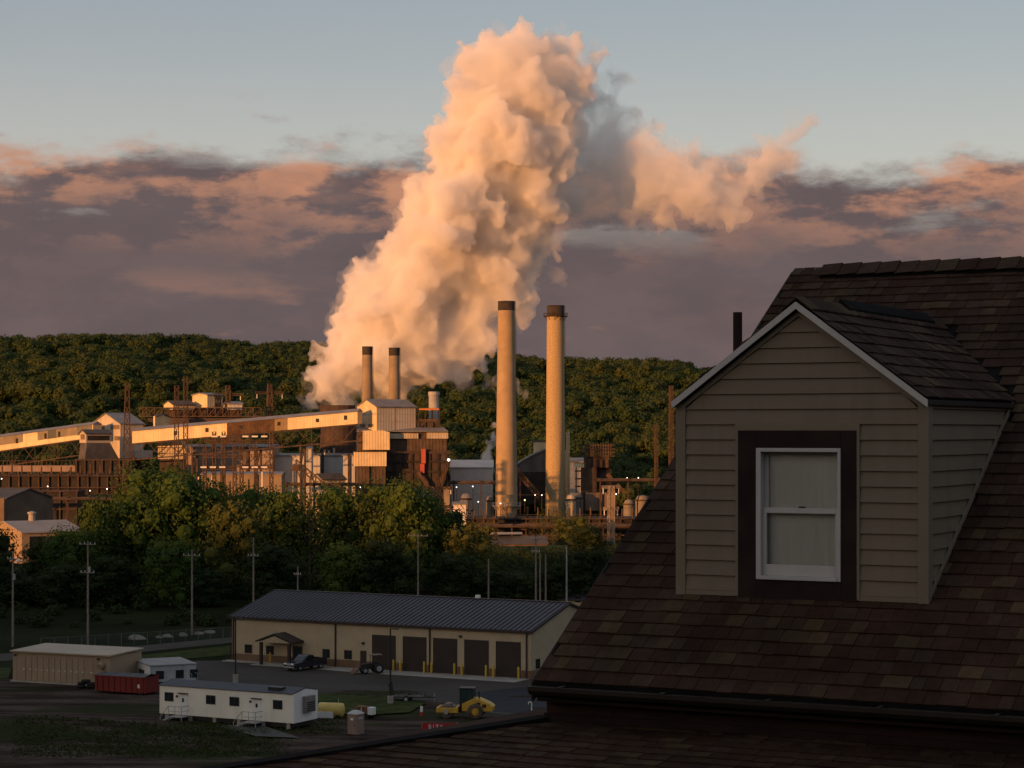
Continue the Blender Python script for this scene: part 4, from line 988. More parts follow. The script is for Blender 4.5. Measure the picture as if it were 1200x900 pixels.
MB().box(cabx0, cabx1, -.72, .72, 1.2, 1.75).build('cab_base', M_black, rl); MB().box(cabx0 - .1, cabx1 + .1, -.80, .80, 3.0, 3.1).build('cab_roof', M_black, rl, bevel=.03)
q = MB()
for x in (cabx0 + .04, -.25, cabx1 - .04):
    for y in (-.7, .7): q.beam((x, y, 1.75), (x, y, 3.0), .08)
q.build('cab_post', M_black, rl)
M_cglass = mat('cab_glass', (.020, .045, .045), .1, .2, 1, spec=.6)
for sg in (-1, 1): MB().box(cabx0 + .08, -.29, sg * .69 - .01, sg * .69 + .01, 1.76, 2.99).build('cab_window', M_cglass, rl); MB().box(-.21, cabx1 - .08, sg * .69 - .01, sg * .69 + .01, 1.76, 2.99).build('cab_window', M_cglass, rl)
for x in (cabx0 + .03, cabx1 - .03): MB().box(x - .01, x + .01, -.66, .66, 1.76, 2.99).build('cab_window', M_cglass, rl)
MB().cyl((-1.5, .3, 2.0), (-1.5, .3, 2.75), .07, None, 8).build('exhaust', M_black, rl)
for sg in (-1, 1):
    q = MB(); q.M = Matrix.Translation((-1.2, sg * .95, .78)) @ Matrix.Rotation(R(90), 4, 'X'); q.lathe([(.42, -.28), (.70, -.28), (.78, -.18), (.78, .18), (.70, .28), (.42, .28)], n=22); w_ = q.build('wheel', mat('dusty_rubber', (.085, .060, .042), .9, .3, 3), rl, smoothed=True)
    q = MB(); q.M = Matrix.Translation((-1.2, sg * .95, .78)) @ Matrix.Rotation(R(90), 4, 'X'); q.lathe([(0, -.16), (.2, -.2), (.42, -.14), (.42, .14), (.2, .2), (0, .16)], n=16); q.build('rim', M_cat, w_)
# marker post, banner, standpipe
g = G(494, 839, .1); mk = empty('marker_post', g, 0, 'white and red marker post left of the road roller', 'marker')
MB().cyl((0, 0, 0), (0, 0, .42), .16, .16, 10).build('lower_band', mat('marker_red', (.45, .03, .02), .5), mk); MB().cyl((0, 0, .42), (0, 0, .98), .16, .15, 10).build('upper_band', M_flatw, mk)
g = G(514, 858, .1); bnr = empty('banner', g, R(-6), 'low red banner with white letters lying past the lower roof', 'banner')
q = MB(); n_ = 10
for k in range(n_):
    xa, xb = -1.6 + 3.4 * k / n_, -1.6 + 3.4 * (k + 1) / n_; ya, yb = .05 * math.sin(k), .05 * math.sin(k + 1)
    q.prism([(xa, ya, .1), (xb, yb, .1), (xb, yb, .86), (xa, ya, .86)], (0, .02, 0))
q.build('cloth', mat('banner_red', (.30, .010, .012), .6, .1, 1), bnr)
fc = bpy.data.curves.new('lettering', 'FONT'); fc.body = 'BITS'; fc.size = .56; fc.extrude = .004; fc.space_character = 1.45
to = bpy.data.objects.new('lettering', fc); COL.objects.link(to); to.parent = bnr; to.location = (-1.0, -.09, .34); to.rotation_euler = (R(90), 0, 0); fc.materials.append(mat('letter_white', (.75, .72, .70), .6))
bpy.context.view_layer.update(); lm = bpy.data.meshes.new_from_object(to.evaluated_get(bpy.context.evaluated_depsgraph_get())); bpy.data.objects.remove(to)
to = bpy.data.objects.new('lettering', lm); COL.objects.link(to); to.parent = bnr; to.location = (-1.0, -.09, .34); to.rotation_euler = (R(90), 0, 0)
for x in (-1.62, 1.82): MB().beam((x, .04, -.2), (x, .04, 1.0), .07).build('stake', M_wood, bnr)
g = G(623, 838, .05); gp = empty('standpipe', g, 0, 'white gooseneck standpipe at the edge of the fresh asphalt', 'pipe')
q = MB(); q.tube([(0, 0, 0), (0, 0, 1.15), (-.05, 0, 1.3), (-.18, 0, 1.36), (-.30, 0, 1.3), (-.34, 0, 1.12)], .055, 10); q.build('pipe', M_flatw, gp)
# low concrete blocks and rubble by the lane
for i, (px, py, w_, h_) in enumerate(((160, 749.5, 2.6, 1.0), (196, 747, 1.5, .7), (215, 745.5, 1.2, .8), (233, 743.5, 1.4, .6), (246, 742, 1.6, .6), (186, 748, .9, .5))):
    g = G(px, py); bm = bmesh.new(); bmesh.ops.create_icosphere(bm, subdivisions=3, radius=.5)
    for v in bm.verts:
        n_ = mnoise.noise(v.co * 1.7 + Vector((i * 3.1, 0, 0))); v.co *= 1 + .35 * n_; v.co.x *= w_; v.co.y *= w_ * .6; v.co.z = v.co.z * h_ * 1.2 + h_ * .12
    me = bpy.data.meshes.new('boulder'); bm.to_mesh(me); bm.free(); me.materials.append(mat('limestone', (.17, .165, .145), .9, .25, 1.5, bump=.03)); o = bpy.data.objects.new('boulder', me); COL.objects.link(o); o.location = g
    tag(o, ['long pale boulder at the left end of the row beyond the fence', 'third pale boulder from the left beyond the chain-link fence', 'fourth pale boulder from the left, upright, beyond the fence', 'fifth pale boulder from the left, low, beyond the fence', 'rightmost pale boulder beyond the fence, nearest the tan building', 'smallest pale boulder, second from the left beyond the fence'][i], 'boulder', 'boulders beyond the chain-link fence')
# chain-link fence along the lane
p0, p1 = G(48, 763), G(276, 749); M_fence = mat('fence_grey', (.11, .11, .11), .6, .2); fo = empty('chain_link_fence', p0, math.atan2((p1 - p0).y, (p1 - p0).x), 'thin chain-link fence on metal posts along the far side of the lane', 'fence'); Lf = (p1 - p0).length; nn_ = 15
for k in range(nn_ + 1): MB().cyl((Lf * k / nn_, 0, 0), (Lf * k / nn_, 0, 1.75), .045, None, 6).build('post', M_fence, fo)
MB().cyl((0, 0, 1.7), (Lf, 0, 1.7), .025, None, 5).build('rail', M_fence, fo)
q = MB(); x = 0.0
while x < Lf:
    for s_ in (1, -1): q.beam((x, 0, 0 if s_ > 0 else 1.7), (min(x + 1.7, Lf), 0, 1.7 if s_ > 0 else 0), .006)
    x += .22
tag(q.build('wire_mesh', M_fence, fo), kind='stuff')
# tan gabled building behind, right
g = G(655, 712); fb2 = Frame((g.x, g.y, 0), TH); tb = empty('small_tan_building', (g.x, g.y, 0), TH, 'low tan building with a dark gabled roof behind the right end of the service building', 'building')
zz = fb2.z(703); MB().box(0, 14, 0, 11, 0, zz).build('wall', M_tan, tb)
q = MB(); q.prism([(-.4, -.4, zz), (-.4, 5.5, fb2.z(692, 0, 5.5)), (-.4, 11.4, zz), (-.4, 11.4, zz + .2), (-.4, 5.5, fb2.z(690.5, 0, 5.5)), (-.4, -.4, zz + .2)][::-1], (14.8, 0, 0)); q.build('roof', M_mroof, tb)
for x in (3, 8): MB().box(x, x + 1, -.03, -.002, 1, 2).build('window', M_glassd, tb)
# ---------------------------------------------------------------- the works
ZP = -4.0
def rustm(name, c, **k): return mat(name, c, .85, .35, .35, bump=.02, streak=.45, grime=tuple(x * .45 for x in c), **k)
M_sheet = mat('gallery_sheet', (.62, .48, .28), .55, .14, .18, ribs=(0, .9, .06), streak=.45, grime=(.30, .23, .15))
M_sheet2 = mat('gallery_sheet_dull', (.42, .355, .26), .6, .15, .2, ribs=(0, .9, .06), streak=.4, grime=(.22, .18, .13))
M_sheet3 = mat('house_sheet', (.46, .40, .32), .6, .12, .15, ribs=(2, 1.0, .05), streak=.4, grime=(.28, .23, .18))
M_groof = mat('works_roof', (.17, .165, .17), .6, .2, .15, streak=.3, grime=(.09, .08, .08))
M_droof = mat('works_roof_dark', (.062, .056, .056), .75, .25, .2)
M_brn = rustm('works_brown', (.080, .054, .039), ribs=(0, 1.1, .08))
M_brn2 = rustm('works_dark_brown', (.055, .036, .028))
M_rustc = rustm('works_rust', (.084, .052, .032))
M_soot = mat('works_soot', (.024, .020, .018), .85, .4, .3)
M_gw = mat('works_grey_wall', (.40, .40, .40), .65, .12, .12, ribs=(0, 1.4, .05), streak=.35, grime=(.26, .25, .24))
M_conc2 = mat('works_concrete', (.33, .240, .140), .85, .14, .16, bump=.02, streak=.5, grime=(.27, .22, .16), fine=.2)
M_lamp = emit('lamp_glow', (1, .93, .82), 3.0)
M_lampo = emit('lamp_glow_orange', (1, .55, .18), 2.5)
M_ins = mat('insulator_white', (.62, .60, .57), .4, .1)

def lattice(q, a0, a1, w0, w1, bays, t):
    """four-legged lattice mast from a0 to a1 (points on its axis)"""
    a0 = Vector(a0); a1 = Vector(a1); prev = None
    for k in range(bays + 1):
        f = k / bays; c = a0.lerp(a1, f); w = (w0 + (w1 - w0) * f) / 2
        cs = [c + Vector((sx * w, sy * w, 0)) for sx, sy in ((-1, -1), (1, -1), (1, 1), (-1, 1))]
        for i in range(4): q.beam(cs[i], cs[(i + 1) % 4], t * .7)
        if prev:
            for i in range(4): q.beam(prev[i], cs[i], t); q.beam(prev[i], cs[(i + 1) % 4], t * .7); q.beam(prev[(i + 1) % 4], cs[i], t * .7)
        prev = cs
def hlattice(q, a, b, w, hgt, bays, t):
    a = Vector(a); b = Vector(b); d = (b - a).normalized(); s = d.cross(Vector((0, 0, 1))).normalized() * w / 2; up = Vector((0, 0, hgt)); prev = None
    for k in range(bays + 1):
        c = a.lerp(b, k / bays); cs = [c - s, c + s, c + s + up, c - s + up]
        for i in range(4): q.beam(cs[i], cs[(i + 1) % 4], t * .8)
        if prev:
            for i in range(4): q.beam(prev[i], cs[i], t)
            q.beam(prev[0], cs[3], t * .8); q.beam(prev[1], cs[2], t * .8); q.beam(prev[3], cs[2], t * .6)
        prev = cs
def mast(px, d, pyt, w0, w1, bays, t, label, name='lattice_tower', m=None, arms=(), zb=None, group='rusty lattice towers'):
    x = (px - 600) / F * d; zb = ZP if zb is None else zb; o = empty(name, (x, d, zb), .3, label, 'tower', group); hh_ = Zat(pyt, d) - zb
    q = MB(); lattice(q, (0, 0, 0), (0, 0, hh_), w0, w1, bays, t); q.build('mast', m or M_rustc, o)
    for (f, ln) in arms: 
        q = MB(); hlattice(q, (-ln, 0, hh_ * f), (ln, 0, hh_ * f), .8, .7, 6, t * .7); q.build('crossarm', m or M_rustc, o)
        for sx in (-1, 1): MB().cyl((sx * ln * .9, 0, hh_ * f - 1.6), (sx * ln * .9, 0, hh_ * f), .16, None, 6).build('insulator', M_ins, o)
    return o
# ---- tall chimneys
def chimney(px, d, pyt, wt, wb, label, cap_px, m, ring=None, top_ring=False, n=40, group=None, liner=True):
    x = (px - 600) / F * d; o = empty('chimney', (x, d, ZP), .2, label, 'chimney', group); H = Zat(pyt, d) - ZP; rt, rb = wt / F * d / 2, wb / F * d / 2
    cz = H - cap_px / F * d; rc_ = rb + (rt - rb) * cz / H
    q = MB(); N_ = 26; q.lathe([(rb + (rc_ - rb) * k / N_, cz * k / N_) for k in range(N_ + 1)], n=n); q.build('shaft', m, o, smoothed=True)
    q = MB(); q.lathe([(rc_ + .02, cz), (rt + .08, H - .4), (rt + .12, H), (rt - .5, H), (rt - .5, H - 4)], n=n); q.build('soot_black_top', mat('chimney_soot', (.040, .032, .027), .9, .35, .35, bump=.02, streak=.5, grime=(.018, .015, .013)), o, smoothed=False)
    for py in (ring or []):
        z = Zat(py, d) - ZP; r = rb + (rt - rb) * z / H
        q = MB(); q.lathe([(r, z), (r + 1.15, z), (r + 1.15, z + .12), (r, z + .12)], n=24)
        for k in range(20): a = 6.283 * k / 20; q.beam(((r + 1.1) * math.cos(a), (r + 1.1) * math.sin(a), z), ((r + 1.1) * math.cos(a), (r + 1.1) * math.sin(a), z + 1.1), .09)
        q.lathe([(r + 1.06, z + 1.05), (r + 1.14, z + 1.05), (r + 1.14, z + 1.14), (r + 1.06, z + 1.14)], n=24)
        for k in range(10): a = 6.283 * k / 10; q.beam(((r) * math.cos(a), r * math.sin(a), z - 1.3), ((r + 1.0) * math.cos(a), (r + 1.0) * math.sin(a), z), .12)
        q.build('platform', M_galv if py > 500 else M_brn2, o)
    q = MB()
    for k in range(1, 30): z = cz * k / 30; r = rb + (rt - rb) * z / H; q.lathe([(r + .001, z - .04), (r + .03, z), (r + .001, z + .04)], n=n)
    q.build('joint_rings', m, o, smoothed=True)
    lx, ly = math.cos(R(-60)), math.sin(R(-60)); q = MB()
    for sx in (-.22, .22): q.beam(((rb + .2) * math.cos(R(-20)) , (rb + .2) * math.sin(R(-20)) + sx, 1), ((rt + .25) * math.cos(R(-20)), (rt + .25) * math.sin(R(-20)) + sx, H), .06)
    q.build('ladder', M_brn2, o)
    return o
M_brk = bpy.data.materials.new('chimney_brick'); M_brk.use_nodes = True; S.nt = nt = M_brk.node_tree; bs = nt.nodes['Principled BSDF']; bs.inputs['Roughness'].default_value = .88; bs.inputs['Specular IOR Level'].default_value = .2
t_ = nt.nodes.new('ShaderNodeTexCoord'); o_ = S(t_.outputs['Object']); se_ = nt.nodes.new('ShaderNodeSeparateXYZ'); nt.links.new(t_.outputs['Object'], se_.inputs[0])
ang = S.m('ARCTAN2', S(se_.outputs[1]), S(se_.outputs[0])) * 3.3
uv = vec(ang, S(se_.outputs[2]), 0.0)
c_b = mixc(smooth(nz(vec(ang * 1.4, S(se_.outputs[2]) * 3.2, 0.0), .8, 6, .75), .40, .66), (.31, .23, .125), (.44, .335, .19))
c_b = mixc(smooth(nz(vec(ang, S(se_.outputs[2]) * .05, 1.0), 1.1, 5), .5, .72) * .5, c_b, (.30, .20, .105))
c_b = mixc(smooth(nz(vec(ang, S(se_.outputs[2]) * .6, 4.0), 1.2, 5, .7), .62, .74) * .7 , c_b, (.15, .10, .065))
nt.links.new(c_b.o, bs.inputs['Base Color'])
chimney(593.5, 667, 353, 19.5, 27, 'left of the two tall chimneys, smooth tan concrete with sooty black top', 11, M_conc2, ring=[593], group='tall concrete chimneys')
chimney(651, 692, 358, 20, 24, 'right tall chimney, mottled pale brick with a ring platform near its black top', 13, M_brk, ring=[371], group='tall concrete chimneys')
M_sstk = mat('small_chimney', (.24, .185, .125), .8, .15, .3, streak=.4, grime=(.15, .12, .09))
chimney(430.5, 735, 406, 12, 15.5, 'left of the two short chimneys behind the screening tower', 10, M_sstk, n=24, group='short chimneys behind the screening tower')
chimney(462, 735, 407.5, 12.5, 15, 'right of the two short chimneys behind the screening tower', 9.5, M_sstk, n=24, group='short chimneys behind the screening tower')
def thin_stack(px, d, pyt, w, m, label, zb=None):
    x = (px - 600) / F * d; r = w / F * d / 2; o = empty('exhaust_stack', (x, d, ZP), 0, label, 'stack'); H = Zat(pyt, d) - ZP
    q = MB(); q.lathe([(r, 0), (r, H * .97), (r * 1.12, H * .972), (r * 1.12, H), (r * .8, H), (r * .8, H - 1)], n=16); q.build('pipe', m, o, smoothed=False)
    q = MB(); [q.lathe([(r, z), (r + .08, z), (r + .08, z + .25), (r, z + .25)], n=16) for z in np.arange(H * .3, H * .95, H * .16)]; q.build('flange', m, o)
thin_stack(508.5, 712, 459, 12, mat('stack_grey', (.33, .33, .33), .6, .15, .3, streak=.3), 'short grey steel stack behind the platform of the screening tower')
thin_stack(665.5, 700, 506, 4.2, M_sheet, 'slim pale exhaust stack right of the right tall chimney')
for i, (px, pyt, w) in enumerate(((368.5, 518, 4.6), (380.5, 527, 2), (385.5, 528, 2.2), (391.5, 525, 2.2))):
    thin_stack(px, 730, pyt, w, M_rustc if i == 0 else M_sheet2, ['thick orange-lit stack above the grey shed roof', 'left of three thin vents above the grey shed', 'middle of three thin vents above the grey shed', 'right of three thin vents above the grey shed'][i])

# ---- conveyor galleries
def gallery(A, B, pts, label, wins, panels, legs, width=4.6, m=None):
    """A, B: (px, d) of the two ends; pts: (wall top, wall bottom) rows at A and at B"""
    pa = Vector(((A[0] - 600) / F * A[1], A[1], 0)); pb = Vector(((B[0] - 600) / F * B[1], B[1], 0)); ax = pb - pa; L = ax.length; an = math.atan2(ax.y, ax.x)
    o = empty('conveyor_gallery', (pa.x, pa.y, ZP), an, label, 'conveyor')
    zt0, zb0 = Zat(pts[0][0], A[1]) - ZP, Zat(pts[0][1], A[1]) - ZP; zt1, zb1 = Zat(pts[1][0], B[1]) - ZP, Zat(pts[1][1], B[1]) - ZP
    zt = lambda x: zt0 + (zt1 - zt0) * x / L; zb = lambda x: zb0 + (zb1 - zb0) * x / L
    q = MB(); q.add([(0, 0, zb(0)), (L, 0, zb(L)), (L, 0, zt(L)), (0, 0, zt(0)), (0, width, zb(0)), (L, width, zb(L)), (L, width, zt(L)), (0, width, zt(0))], [(0, 1, 2, 3), (5, 4, 7, 6), (1, 5, 6, 2), (4, 0, 3, 7), (4, 5, 1, 0), (3, 2, 6, 7)]); q.build('wall', m or M_sheet, o)
    q = MB(); r = 1.0
    q.add([(-.3, -.4, zt(0) - .1), (L + .2, -.4, zt(L) - .1), (L + .2, width / 2, zt(L) + r), (-.3, width / 2, zt(0) + r), (-.3, width + .4, zt(0) - .1), (L + .2, width + .4, zt(L) - .1)], [(0, 1, 2, 3), (3, 2, 5, 4), (0, 3, 4), (1, 5, 2), (4, 5, 1, 0)]); q.build('roof', M_groof, o)
    fr_ = lambda px: ((px - 600) / F * pa.y - pa.x) / (ax.normalized().x - (px - 600) / F * ax.normalized().y)
    for px, f0, f1 in wins:
        x = fr_(px); h_ = zt(x) - zb(x); w_ = MB().box(x - .55, x + .55, -.10, -.003, zb(x) + h_ * f0, zb(x) + h_ * f1).build('window', M_soot, o)
    for (pxa, pxb, f0, f1, mm) in panels:
        xa, xb = fr_(pxa), fr_(pxb); q = MB(); q.add([(xa, -.05, zb(xa) + (zt(xa) - zb(xa)) * f0), (xb, -.05, zb(xb) + (zt(xb) - zb(xb)) * f0), (xb, -.05, zb(xb) + (zt(xb) - zb(xb)) * f1), (xa, -.05, zb(xa) + (zt(xa) - zb(xa)) * f1)], [(0, 1, 2, 3)])
        q.prism([q.v[i] for i in range(4)], (0, .046, 0)); q.build('panel_or_shadow', mm, o)
    tr = MB(); n_ = int(L / 5)
    for k in range(n_):
        xa, xb = L * k / n_, L * (k + 1) / n_; dr = 5.5 if legs else 2.5
        tr.beam((xa, .3, zb(xa) - .2), (xb, .3, zb(xb) - .2), .35, .5); tr.beam((xa, .3, zb(xa) - dr), (xb, .3, zb(xb) - dr), .3, .4); tr.beam((xa, .3, zb(xa)), (xb, .3, zb(xb) - dr) if k % 2 else (xa, .3, zb(xa) - dr), .22)
        tr.beam((xa, .3, zb(xa) - dr), (xb, .3, zb(xb)), .2)
    tr.build('truss', M_brn2, o)
    for px in legs:
        x = fr_(px); q = MB(); H = zb(x) - 5
        for y in (.3, width - .3): q.beam((x, y, 0), (x, y, H), .55)
        for k in range(4): q.beam((x, .3, H * k / 4), (x, width - .3, H * (k + 1) / 4), .3); q.beam((x, .3, H * (k + 1) / 4), (x, width - .3, H * (k + 1) / 4), .3)
        q.build('trestle', M_brn2, o)
    return o
gallery((-90, 757), (109, 722), ((524, 541), (497, 512.5)), 'left conveyor gallery with patched pale walls climbing to the gabled transfer house',
        [(20, .35, .72), (53.5, .4, .8), (69.5, .4, .8)], [(-60, 27, .38, 1.0, M_sheet2), (44, 56, .35, 1.0, M_sheet2), (56, 66, .35, 1.0, mat('panel_greygreen', (.16, .17, .15), .6, .1, .3)), (66, 90, .35, 1.0, M_sheet2), (90, 108, .3, 1.0, mat('panel_dull', (.26, .25, .23), .6, .1, .3))], [-40, 12])
gallery((155, 700), (419, 680), ((505, 519.5), (482, 496.5)), 'long sunlit conveyor gallery rising to the screening tower',
        [(205.5, .35, .70), (242.5, .38, .72), (283, .4, .7), (327, .4, .7), (372, .4, .7), (405, .4, .75)], [(266, 322, 0, 1.0, rustm('panel_shadow', (.17, .10, .06), ribs=(0, .9, .06))), (322, 337, 0, 1.0, mat('panel_ochre', (.40, .29, .16), .6, .12, .3, ribs=(0, .9, .06)))], [225, 300, 352])  # brown section paints the shadow of a tower across the gallery wall
# ---- gabled transfer house
def gable_house(pxc, d, th, pxl, pxr, py_e, py_b, py_pk, name, label, mw, mr, windows=(), m_side=None, base_z=None):
    g = Frame(((pxc - 600) / F * d, d, ZP), th); o = empty(name, (g.o.x, g.o.y, ZP), th, label, 'building')
    Wd = g.at('y', pxl); Ln = g.at('x', pxr); zb = g.z(py_b); ze = g.z(py_e); zk = g.z(py_pk, 0, Wd / 2)
    MB().box(0, Ln, 0, Wd, zb, ze).build('wall', m_side or mw, o)
    q = MB(); q.prism([(-.05, 0, zb), (-.05, Wd, zb), (-.05, Wd, ze), (-.05, Wd / 2, zk - .25), (-.05, 0, ze)][::-1], (.048, 0, 0)); q.build('gable_wall', mw, o)
    q = MB(); q.prism([(-.4, -.5, ze - .25), (-.4, Wd / 2, zk - .2), (-.4, Wd + .5, ze - .25), (-.4, Wd + .5, ze + .1), (-.4, Wd / 2, zk + .1), (-.4, -.5, ze + .1)][::-1], (Ln + .8, 0, 0)); q.build('roof', mr, o)
    q = MB(); q.prism([(Ln + .002, 0, ze - .1), (Ln + .002, Wd, ze - .1), (Ln + .002, Wd / 2, zk - .25)], (.05, 0, 0)); q.build('gable_wall', mw, o)
    for (f0, f1, pz0, pz1) in windows:       # fractions of the gable width from the left
        MB().box(-.12, -.052, Wd * (1 - f1), Wd * (1 - f0), g.z(pz1, 0, Wd / 2), g.z(pz0, 0, Wd / 2)).build('window', mat('grimy_window', (.16, .12, .075), .4, .2, .6), o)
    return o, g, Wd, Ln, zb, ze
to, gT, Wd, Ln, zb_, ze_2 = gable_house(141, 724, R(38), 108.5, 168, 496.5, 537, 484, 'transfer_house', 'gabled grey transfer house between the two conveyor galleries', M_sheet3, M_groof, [(.12, .44, 498, 503.5), (.66, .98, 498, 503), (.80, .98, 511, 516)])
q = MB(); q.box(.2, Ln - .2, .2, Wd - .2, 0, zb_ - .01); q.build('bin', M_soot, to)
MB().box(Ln * .55, Ln + 2, -3.0, -.05, gT.z(537), gT.z(528)).build('side_annex', M_gw, to)
# small dark-roofed house on chutes
o, g, Wd2, L2, zb2, ze2 = gable_house(101, 708, R(33), 93.5, 130, 508, 519, 503.5, 'chute_house', 'small dark-roofed chute house in front of the transfer house', M_sheet2, M_droof, [(.2, .8, 509, 515)])
q = MB(); q.prism([(-1, 0, zb2 - 9), (L2 + 5, 0, zb2 - 9), (L2 - .3, 0, zb2 - .01), (.3, 0, zb2 - .01)], (0, Wd2, 0)); q.build('hopper', mat('hopper_grey', (.075, .07, .068), .7, .25, .3), o)
MB().box(.5, L2 - .5, -.08, -.003, zb2 + .8, ze2 - .7).build('window_band', M_soot, o)
q = MB(); q.beam((-1, -.3, zb2 - 9), (-3.5, -.3, 8), 1.2); q.beam((-1.5, Wd2, zb2 - 9), (-1.5, Wd2, 0), .8); [q.beam((x, .3, 0), (x, .3, zb2 - 9), .7) for x in (0, 4, 9, 14)]; q.build('leg', M_brn2, o)
# ---- screening tower
ft2 = Frame(((418 - 600) / F * 684, 684, ZP), R(6)); sc = empty('screening_tower', (ft2.o.x, ft2.o.y, ZP), R(6), 'tall screening tower with sunlit sheet-metal boxes over dark brown corrugated walls', 'building')
T1 = ft2.at('x', 526); z503, z530, z568 = ft2.z(506), ft2.z(530), ft2.z(570)
MB().box(0, T1, 0, 20, z568, z530).build('lower_wall', M_brn2, sc)
MB().box(.5, ft2.at('x', 523.5), .3, 19, z530 + .001, z503).build('wall', M_brn, sc)
MB().box(.2, ft2.at('x', 527.5), -.3, 20.3, z530 - .5, z530 + .35).build('ledge', M_brn2, sc)
MB().box(ft2.at('x', 470), T1 + .3, .5, 19, 0, z568 - .01).build('concrete_base', mat('base_concrete', (.26, .21, .16), .9, .2, .2), sc)
MB().box(.0, ft2.at('x', 470) - .01, -.2, 19, 0, z568 - .01).build('base_wall', M_brn, sc)
for k, px in enumerate(np.linspace(452, 524, 8)): MB().box(ft2.at('x', px) - .35, ft2.at('x', px) + .35, -.35, -.002, z568, z530 - .51).build('column', M_soot, sc)
for py in (541, 553): MB().box(ft2.at('x', 452), T1, -.5, -.351, ft2.z(py) - .3, ft2.z(py) + .3).build('girder', M_soot, sc)
MB().box(ft2.at('x', 456), ft2.at('x', 490), -.6, .29, ft2.z(514), ft2.z(508)).build('light_band', M_sheet2, sc)
MB().box(ft2.at('x', 500), ft2.at('x', 525), -.6, .29, ft2.z(514), ft2.z(507)).build('light_band', M_sheet2, sc)
q = MB(); q.prism([(0, -1, z503), (ft2.at('x', 525), -1, z503), (ft2.at('x', 520), 6, z503 + 1.5), (0, 6, z503 + 1.5)], (0, 0, .3)); q.build('lower_roof', M_groof, sc)
bx = MB(); a, b = ft2.at('x', 425), ft2.at('x', 456); z0, z1 = ft2.z(527), ft2.z(504.5); bx.prism([(a, -4.5, z0), (b, -4.5, z0), (b, -4.5, z1 - .6), (b - 2, -4.5, z1), (a, -4.5, z1)], (0, 4.4, 0)); bx.build('upper_box', M_sheet, sc)
a, b = ft2.at('x', 414.5), ft2.at('x', 452); bx = MB(); bx.box(a, b, -6, -.05, ft2.z(546), ft2.z(529.5)); bx.build('lower_box', M_sheet, sc)
MB().box(a - .2, b + .2, -6.2, 0, ft2.z(529.4), ft2.z(528.3)).build('box_roof', M_soot, sc)
a, b = ft2.at('x', 417), ft2.at('x', 451); MB().box(a, b, -5, -.21, 0, ft2.z(546) - .01).build('shaft_wall', M_brn, sc)
MB().box(ft2.at('x', 429), ft2.at('x', 432), -5.6, -5.01, 0, ft2.z(543)).build('duct', M_rustc, sc)
q = MB(); x = ft2.at('x', 496); q.box(x - .7, x + .7, -1.3, -.52, ft2.z(543), ft2.z(526)); q.box(x - 1.1, x + .3, -1.3, -.52, ft2.z(554.5), ft2.z(543.5)); q.build('red_pipe', mat('pipe_red', (.40, .085, .05), .6, .15, .5), sc)
q = MB(); xa, xb = ft2.at('x', 512), ft2.at('x', 526); q.beam((xa, -2, ft2.z(570)), (xb, -2, ft2.z(541)), .5, 1.0); q.beam((ft2.at('x', 489), -2, ft2.z(553)), (ft2.at('x', 507), -2, ft2.z(580)), .5, 1.0)
for k in range(8): f = k / 7; q.beam((xa + (xb - xa) * f, -2.4, ft2.z(570) + (ft2.z(541) - ft2.z(570)) * f), (xa + (xb - xa) * f, -2.4, ft2.z(570) + (ft2.z(541) - ft2.z(570)) * f + 1.4), .12)
q.build('stair', M_rustc, sc)
MB().ball((ft2.at('x', 525.5), -1.2, ft2.z(539)), .45, 8).build('lamp', M_lamp, sc)
uh, gU, wU, lU, zbU, zeU = gable_house(441.5, 682, R(32), 418.5, 487, 476.5, 505, 468, 'tower_top_house', 'gabled top house of the screening tower where the long gallery enters', M_sheet, M_groof, [(.15, .42, 497, 500), (.58, .85, 497, 500)], M_sheet3)
MB().box(-.04 - .05, -.052, .2, wU - .2, gU.z(487, 0, wU / 2), gU.z(483.5, 0, wU / 2)).build('dull_band', M_sheet2, uh)
MB().box(lU * .45, lU * .47, -.06, -.003, zbU, zeU).build('seam', M_sheet2, uh)
for py in (485.5, 494.5): MB().box(0, lU, -.05, -.002, gU.z(py), gU.z(py) + .18).build('girt', M_sheet2, uh)
# steel platform at the right of the top house
pf = Frame(((487 - 600) / F * 690, 690, ZP), R(4)); po = empty('platform_frame', (pf.o.x, pf.o.y, ZP), R(4), 'open steel platform with orange rails at the right of the top house', 'platform')
LX = pf.at('x', 515); q = MB()
for py in (479, 494, 504): z = pf.z(py); [q.beam((0, y, z), (LX, y, z), .4) for y in (0, 6)]; [q.beam((x, 0, z), (x, 6, z), .3) for x in (0, LX * .4, LX)]
for x in (0, LX * .12, LX * .4, LX * .72, LX):
    for y in (0, 6): q.beam((x, y, pf.z(512)), (x, y, pf.z(478)), .35)
q.beam((0, 0, pf.z(512)), (LX * .4, 0, pf.z(494)), .3); q.beam((LX * .4, 0, pf.z(512)), (0, 0, pf.z(494)), .3); q.beam((LX * .4, 0, pf.z(530)), (LX, 0, pf.z(504)), .3); q.beam((LX, 0, pf.z(530)), (LX * .4, 0, pf.z(504)), .3)
q.build('frame', M_brn2, po); MB().box(LX * .15, LX * .98, -.3, -.21, pf.z(480.5), pf.z(478.5)).build('rail', mat('rail_orange', (.50, .17, .04), .6, .1), po); MB().box(LX * .15, LX * .98, -.3, -.21, pf.z(493), pf.z(491)).build('rail', M_rustc, po)
MB().box(LX * .2, LX, .3, 5.7, pf.z(503), pf.z(495)).build('floor_box', M_brn2, po)

